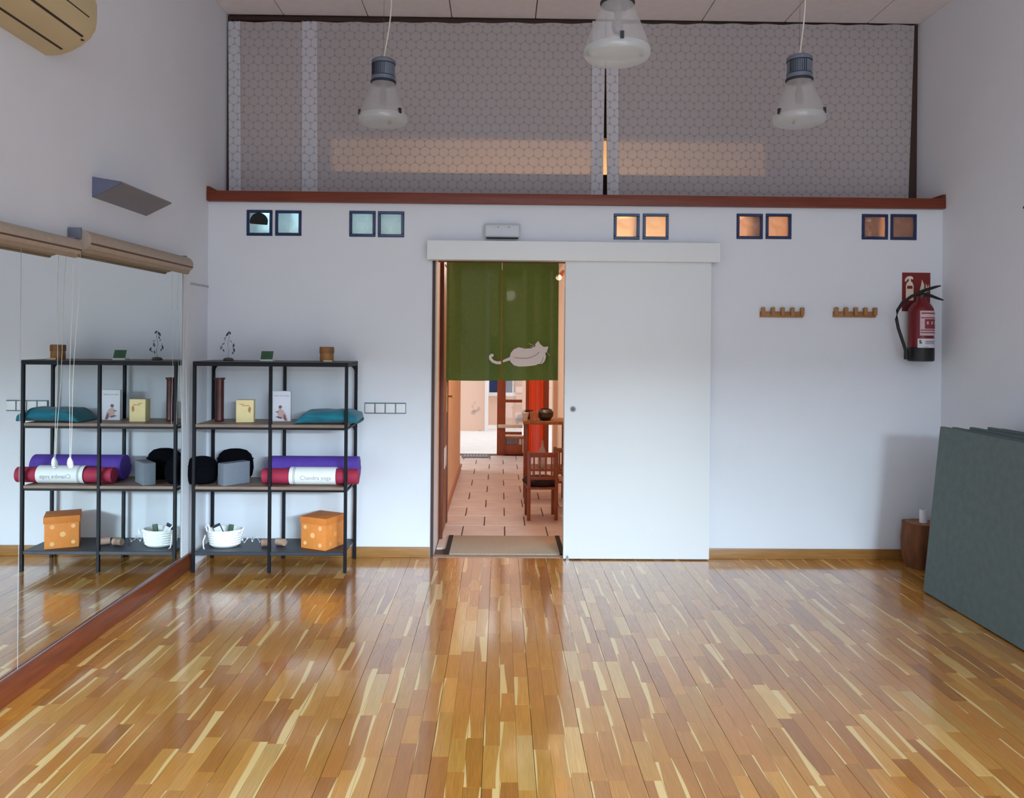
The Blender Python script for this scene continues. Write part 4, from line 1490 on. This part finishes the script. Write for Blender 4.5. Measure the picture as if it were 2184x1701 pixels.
# ceiling lamp of the hall, lights the blocks over the sliding door
hl = thing('ceiling_lamp', 'round ceiling lamp of the hall behind the amber blocks', 'lamp', (1.05, 6.9, HZ))
MB().lathe([(.13, 0), (.13, -.02), (.11, -.05), (.06, -.07), (0, -.075)], 28).build('globe', emit_mat('globe_lit', (1.0, .72, .42, 1), 6.0), hl, smooth=True)
point_light('hall_lamp_glow', (1.05, 6.9, HZ - .14), 62, (1.0, .50, .20), .08)
point_light('added_block_glow', (2.1, 7.1, HZ - .14), 52, (1.0, .38, .14), .08)  # added glow to brighten the orange blocks
point_light('added_hall_glow', (.15, 7.3, HZ - .14), 22, (1.0, .93, .86), .10)  # added glow hidden behind the door curtain, brightens the hall
area_light('added_hall_fill', (XL - .24, 9.7, 1.45), (.3, 9.0, 0), 1.0, 1.1, 45, (.90, .95, 1.0))  # added fill for the hall floor, through the left wall opening
hl3 = thing('ceiling_lamp', 'added round lamp, unseen, that brightens the orange blocks', 'lamp', (2.1, 7.1, HZ))  # lamp body made up for the added glow on the blocks
MB().lathe([(.13, 0), (.13, -.02), (.11, -.05), (.06, -.07), (0, -.075)], 28).build('globe', MATS['globe_lit'], hl3, smooth=True)
hl2 = thing('ceiling_lamp', 'added round lamp, unseen, that brightens the hall', 'lamp', (.15, 7.3, HZ))  # lamp body made up for the added hall glow
MB().lathe([(.13, 0), (.13, -.02), (.11, -.05), (.06, -.07), (0, -.075)], 28).build('globe', MATS['globe_lit'], hl2, smooth=True)
# small side room behind the blue blocks: its own daylight
pr_ = MB().box(XH - .12, XH - .02, YHE - .02, YE, -.014, HZ)
sw_ = MB().box(XL, XH - .12, 8.0, 8.1, -.014, HZ).build('wall_side_room', mat('side_room_paint', srgb(214, 224, 226), .7, var=.02))
tag(sw_, 'back wall of the side room behind the blue glass blocks', 'wall', kind='structure')
area_light('side_room_daylight', (XL - .24, 7.2, 1.93), (-.6, 6.3, 2.0), 1.0, .85, 200, (.46, .86, 1.0))

# --- furniture in the hall
WDK = mat('wood_dark_red', srgb(138, 64, 32), .4, var=.2, scale=10, stretch=(5, 5, .7))
WMD = mat('wood_honey', srgb(156, 100, 56), .45, var=.18, scale=10, stretch=(5, 5, .7))
YT = 7.35
ta, tb_ = at(1116, 898, YT), at(1215, 898, YT)
tbz = ta.z
tbl = thing('console_table', 'narrow wooden console table against the hall wall', 'table', ((ta.x + tb_.x) / 2, YT + .18, 0))
tw2 = (tb_.x - ta.x) / 2
MB().box(-tw2, tw2, -.18, .18, tbz - .03, tbz).build('tabletop', WMD, tbl, bevel=.004)
for sx in (-1, 1):
    for sy in (-1, 1):
        MB().box(sx * (tw2 - .03) - .016, sx * (tw2 - .03) + .016, sy * .15 - .016, sy * .15 + .016, 0, tbz - .03).build('leg', WDK, tbl, bevel=.003)
MB().box(-tw2 + .02, tw2 - .02, -.15, .15, .30, .322).build('lower_shelf', WMD, tbl, bevel=.003)
# things on the table
p = at(1163, 895, YT + .1)
bo = MB().lathe([(.03, 0), (.05, .006), (.075, .035), (.078, .075), (.06, .10), (.05, .105), (.05, .095), (.066, .07), (.06, .03), (0, .012)], 30).build('dark_pot', mat('pot_dark', srgb(58, 52, 46), .35, var=.2), smooth=True, loc=(p.x, YT + .12, tbz + .0005))
tag(bo, 'dark round pot on the console table', 'pot')
p = at(1143, 895, YT + .1)
bo = MB().lathe([(.03, 0), (.036, .004), (.04, .07), (.042, .085), (.038, .085), (.034, .01), (0, .008)], 24).build('clay_cup', mat('clay_pink', srgb(196, 128, 98), .6, var=.1), smooth=True, loc=(p.x - .02, YT + .04, tbz + .0005))
tag(bo, 'pinkish clay cup next to the dark pot', 'cup')
p = at(1130, 895, YT + .1)
bo = MB().lathe([(.03, 0), (.032, .05), (.04, .085), (.036, .085), (.028, .05), (0, .008)], 24).build('brown_cup', mat('cup_brown', srgb(74, 40, 30), .5, var=.1), smooth=True, loc=(p.x - .004, YT + .20, tbz + .0005))
tag(bo, 'brown cup between the white and clay cups', 'cup')
p = at(1119, 895, YT + .05)
bo = MB().lathe([(.018, 0), (.022, .03), (.034, .075), (.031, .076), (.02, .03), (0, .006)], 24).build('white_cup', mat('cup_white', srgb(226, 216, 212), .4, var=.04), smooth=True, loc=(p.x + .008, YT + .05, tbz + .0005))
tag(bo, 'white flared cup at the end of the console table', 'cup')


def small_chair(lab, loc, rz, mt, cush):
    t = thing('small_chair', lab, 'chair', loc, rz=rz, group='small wooden chairs in the hall')
    w, dd, hs2, hb = .13, .13, .28, .58
    MB().box(-w, w, -dd, dd, hs2 - .02, hs2).build('seat', mt, t, bevel=.004)
    for sx in (-1, 1):
        MB().box(sx * (w - .014) - .014, sx * (w - .014) + .014, -dd, -dd + .028, 0, hb).build('leg', mt, t, bevel=.003)
        MB().box(sx * (w - .014) - .014, sx * (w - .014) + .014, dd - .028, dd, 0, hs2 - .02).build('leg', mt, t, bevel=.003)
    MB().box(-w + .028, w - .028, -dd + .004, -dd + .022, hb - .05, hb - .01).build('top_rail', mt, t, bevel=.003)
    MB().box(-w + .028, w - .028, -dd + .004, -dd + .022, hs2 + .06, hs2 + .085).build('back_rail', mt, t, bevel=.003)
    for k in range(4):
        x = -w + .055 + k * (2 * w - .11) / 3
        MB().box(x - .007, x + .007, -dd + .008, -dd + .02, hs2 + .085, hb - .05).build('spindle', mt, t)
    if cush:
        MB().lathe([(.0, .0), (.12, 0), (.15, .018), (.155, .04), (.13, .062), (0, .07)], 30, (0, .01, hs2), wob=lambda a, z: 1 + .05 * math.sin(7 * a)).build('seat_pad', mat('pad_dark', srgb(40, 18, 14), .9, var=.3), t, smooth=True)
    return t


c = fl(1154, 1110)
small_chair('small dark wooden chair with a spindle back and dark pad', (c.x + .005, c.y + .13, 0), .06, WDK, True)
small_chair('small honey wooden chair mostly hidden behind the dark one', (c.x + .26, c.y + .42, 0), -.1, WMD, False)
vb = at(1158, 975, 6.95)
gb = MB().lathe([(.0, 0), (.04, .002), (.044, .02), (.044, .12), (.03, .17), (.014, .20), (.013, .25), (.016, .255), (.012, .255), (.011, .2), (.026, .165), (.040, .12), (.040, .02), (0, .008)], 26).build('glass_bottle', see_mat('clear_glass', srgb(220, 214, 210), .6, rough=.05, gloss=.3), smooth=True, loc=(at(1157, 960, YT + .1).x, YT + .10, .3225))
tag(gb, 'clear glass bottle on the shelf of the console table', 'bottle')

# --- street end: glazed door, red curtain, facade outside
YS = YE
we = MB()
DOX0 = XH - .55                         # opening of the street door
xd0, xd1 = at(1060, 900, YS).x, at(1180, 900, YS).x
we.box(XL, DOX0, YS, YS + .25, -.02, ZC)
we.box(xd1, XR, YS, YS + .25, -.02, ZC)
we.box(DOX0, xd1, YS, YS + .25, 2.5, ZC)
weo = we.build('wall_street', PEACH)
tag(weo, 'peach wall at the street end of the hall', 'wall', kind='structure')
gd = thing('door_3', 'red brown glazed door standing at the street end of the hall', 'door', (xd0, YS + .05, 0), kind='structure')
e = lambda px, py: (at(px, py, YS + .05).x - xd0, at(px, py, YS + .05).z)
MB().box(0, e(1078, 900)[0], 0, .05, 0, 2.5).build('stile', WDK, gd, bevel=.004)
MB().box(e(1121, 900)[0], e(1137, 900)[0], 0, .05, 0, 2.5).build('stile', WDK, gd, bevel=.004)
for ya, yb_3 in ((852, 858), (969, 948), (921, 927)):
    MB().box(e(1078, 0)[0], e(1121, 0)[0], .005, .045, min(e(1090, ya)[1], e(1090, yb_3)[1]), max(e(1090, ya)[1], e(1090, yb_3)[1])).build('rail', WDK, gd, bevel=.003)
MB().box(e(1078, 0)[0], e(1121, 0)[0], .005, .045, 2.3, 2.5).build('rail', WDK, gd, bevel=.003)
MB().box(e(1078, 0)[0], e(1121, 0)[0], .022, .026, .1, 2.3).build('pane', see_mat('door_glass', srgb(230, 235, 238), .86, rough=.02, gloss=.5), gd)
MB().box(e(1160, 0)[0], e(1178, 0)[0], 0, .06, 0, 2.5).build('stile', WDK, gd, bevel=.004)
MB().box(e(1137, 0)[0], e(1160, 0)[0], .03, .035, 1.0, 2.5).build('side_pane', see_mat('amber_glass', srgb(240, 214, 178), .5, rough=.1, gloss=.2), gd)
MB().box(e(1137, 0)[0], e(1160, 0)[0], .01, .05, e(1150, 820)[1], e(1150, 824)[1] + .03).build('rail', WDK, gd)
lz = e(1095, 908)[1]
MB().box(e(1070, 0)[0], e(1122, 0)[0], -.06, 0, lz - .02, lz + .02).build('ledge', mat('ledge_pale', srgb(204, 184, 166), .5), gd, bevel=.004)
rc0, rc1 = at(1129, 830, YS - .12), at(1158, 965, YS - .12)
rcu = thing('red_curtain', 'bright orange red cloth panel hanging at the street end', 'curtain', ((rc0.x + rc1.x) / 2, YS - .12, 0))
rw = (rc1.x - rc0.x) / 2
MB().grid(24, 8, lambda s, t: (-rw + 2 * rw * s, .012 * math.sin(s * 19), .05 + (1.0 + .02 * math.sin(s * 9)) * t)).build('cloth', see_mat('red_cloth', srgb(236, 78, 26), .03, rough=.7, translucent=.5, var=.08, gloss=.02), rcu, smooth=True, fix=False)
MB().cyl((-rw - .02, 0, 1.055), (rw + .02, 0, 1.055), .008, n=10).build('rod', BRASS, rcu, smooth=True)
# slatted crate before the glazed door
k0, k1 = fl(1072, 966), fl(1122, 966)
cr = thing('slatted_crate', 'low crate with dark vertical slats before the glazed door', 'crate', ((k0.x + k1.x) / 2, k0.y - .05, 0))
cw = (k1.x - k0.x) / 2
ch = at(1095, 928, k0.y).z
MB().box(-cw, cw, -.10, .06, ch - .03, ch).build('top_rail', WMD, cr, bevel=.003)
MB().box(-cw, cw, -.10, .06, .0, .03).build('bottom_rail', WDK, cr, bevel=.003)
for i in range(9):
    x = -cw + .012 + i * (2 * cw - .024) / 8
    MB().box(x - .009, x + .009, -.10, -.085, .03, ch - .03).build('slat', mat('slat_pale', srgb(222, 192, 162), .5) if i > 5 else mat('slat_dark', srgb(88, 84, 104), .5), cr)
MB().box(-cw + .004, cw - .004, -.07, .055, .03, ch - .03).build('inner_box', mat('crate_inside', srgb(150, 130, 122), .8), cr)
# drain grille at the street threshold
g0, g1 = fl(984, 976), fl(1044, 970)
dg_ = thing('drain_grille', 'grey drain grille set across the street doorway', 'grille', ((g0.x + g1.x) / 2, (g0.y + g1.y) / 2, 0))
gw, gdp = (g1.x - g0.x) / 2, abs(g1.y - g0.y) / 2
MB().box(-gw, gw, -gdp, gdp, .001, .008).build('frame', mat('grille_grey', srgb(96, 98, 108), .6), dg_)
for i in range(8):
    x = -gw + .04 + i * (2 * gw - .08) / 7
    MB().box(x - .012, x + .012, -gdp * .8, gdp * .8, .008, .012).build('bar', mat('grille_bar', srgb(130, 132, 140), .5), dg_)

# outside: street, facade opposite
st = MB().box(-6, 7, YE + .25, 18, -.2, -.012).build('street_pavement', mat('pavement', srgb(232, 232, 230), .9, var=.03, scale=6))
tag(st, 'pale sunlit pavement of the street outside', 'pavement', kind='structure')
YO = fl(1000, 917).y


def facade_mat():
    m, nt, N, L, b = new_mat('stained_plaster')
    tc = N.new('ShaderNodeTexCoord')
    nz = N.new('ShaderNodeTexNoise')
    nz.inputs['Scale'].default_value = 2.6
    nz.inputs['Detail'].default_value = 6
    L.new(tc.outputs['Object'], nz.inputs['Vector'])
    rp = N.new('ShaderNodeValToRGB')
    rp.color_ramp.elements[0].position = .60
    rp.color_ramp.elements[1].position = .66
    rp.color_ramp.elements[0].color = srgb(226, 196, 178)
    rp.color_ramp.elements[1].color = srgb(150, 138, 142)
    L.new(nz.outputs['Fac'], rp.inputs['Fac'])
    L.new(rp.outputs[0], b.inputs['Base Color'])
    b.inputs['Roughness'].default_value = .9
    return m


FAC = facade_mat()
xe = at(1035, 850, YO).x
f1_ = MB().box(-5, xe, YO, YO + .5, -.02, 3.4).build('facade_wall', FAC)
tag(f1_, 'stained pink plaster wall across the street', 'building')
YO2 = YO + 1.0
f2_ = thing('street_house', 'pink house with a blue window set back across the street', 'building', (xe, YO2, 0))
MB().box(-.2, 5, 0, .5, -.02, 3.4).build('wall', FAC, f2_)
w0, w1 = at(1041, 836, YO2), at(1060, 790, YO2)
wx0, wx1 = w0.x - xe, w1.x - xe
wn_ = MB().box(wx0, wx1 + .3, -.03, .02, w0.z, w0.z + 1.0).build('window', mat('window_blue', srgb(24, 52, 96), .2, var=.2), f2_)
for x in (wx0, wx0 + .17, wx1 + .28):
    MB().box(x, x + .02, -.045, .02, w0.z, w0.z + 1.0).build('mullion', WHITEP, wn_)
MB().box(wx0 - .04, wx1 + .34, -.10, .0, w0.z - .06, w0.z).build('sill', WHITEP, f2_)
dpp = at(1038, 850, YO - .05)
dpo = MB().cyl((0, 0, .0), (0, 0, 3.4), .028, n=16).build('downpipe', WHITEP, smooth=True, loc=(dpp.x, YO - .06, -.012))
tag(dpo, 'white downpipe on the corner of the facade across the street', 'pipe')

# ------------------------------------------------------------------ the lit space behind the upper curtain
UD = mat('upper_room_brown', srgb(96, 74, 62), .8, var=.08)
UW = mat('upper_room_cream', srgb(236, 216, 186), .8, var=.03)
YP = 8.0
a0, a1 = at(702, 287, YP), at(1640, 287, YP)
b0 = at(1068, 370, YP).z
pw = weld(grid_wall(MB(), [XL, XR, a0.x, a1.x], [SILL1 - .006, ZC, b0, a0.z], [(a0.x, a1.x, b0, a0.z)], YP, YP + .12, lambda u, v, w: (u, w, v)).build('wall_upper_partition', UD, fix=False))
tag(pw, 'brown partition with a wide lit opening behind the curtain', 'wall', kind='structure')
uw = MB().box(XL, XR, 9.2, 9.3, SILL1 - .006, ZC).build('wall_upper_back', UW)
tag(uw, 'cream wall lit by a warm lamp behind the curtain', 'wall', kind='structure')
uc = MB().box(XL, XR, DW + .1, YE, ZC + .02, ZC + .12).build('ceiling_upper', UD)
tag(uc, 'brown ceiling of the space behind the curtain', 'ceiling', kind='structure')
area_light('upper_room_lamp', (.5, 8.25, SILL1 + .15), (.5, 9.2, 3.35), 3.6, .15, 52, (1.0, .68, .38))
ul = thing('linear_lamp', 'long linear lamp washing the cream wall behind the curtain', 'lamp', (.5, 8.21, SILL1))
MB().box(-1.85, 1.85, -.05, .0, 0, .12).build('housing', WHITEP, ul, bevel=.004)
MB().box(-1.8, 1.8, -.03, -.01, .12, .135).build('tube', MATS['globe_lit'], ul)
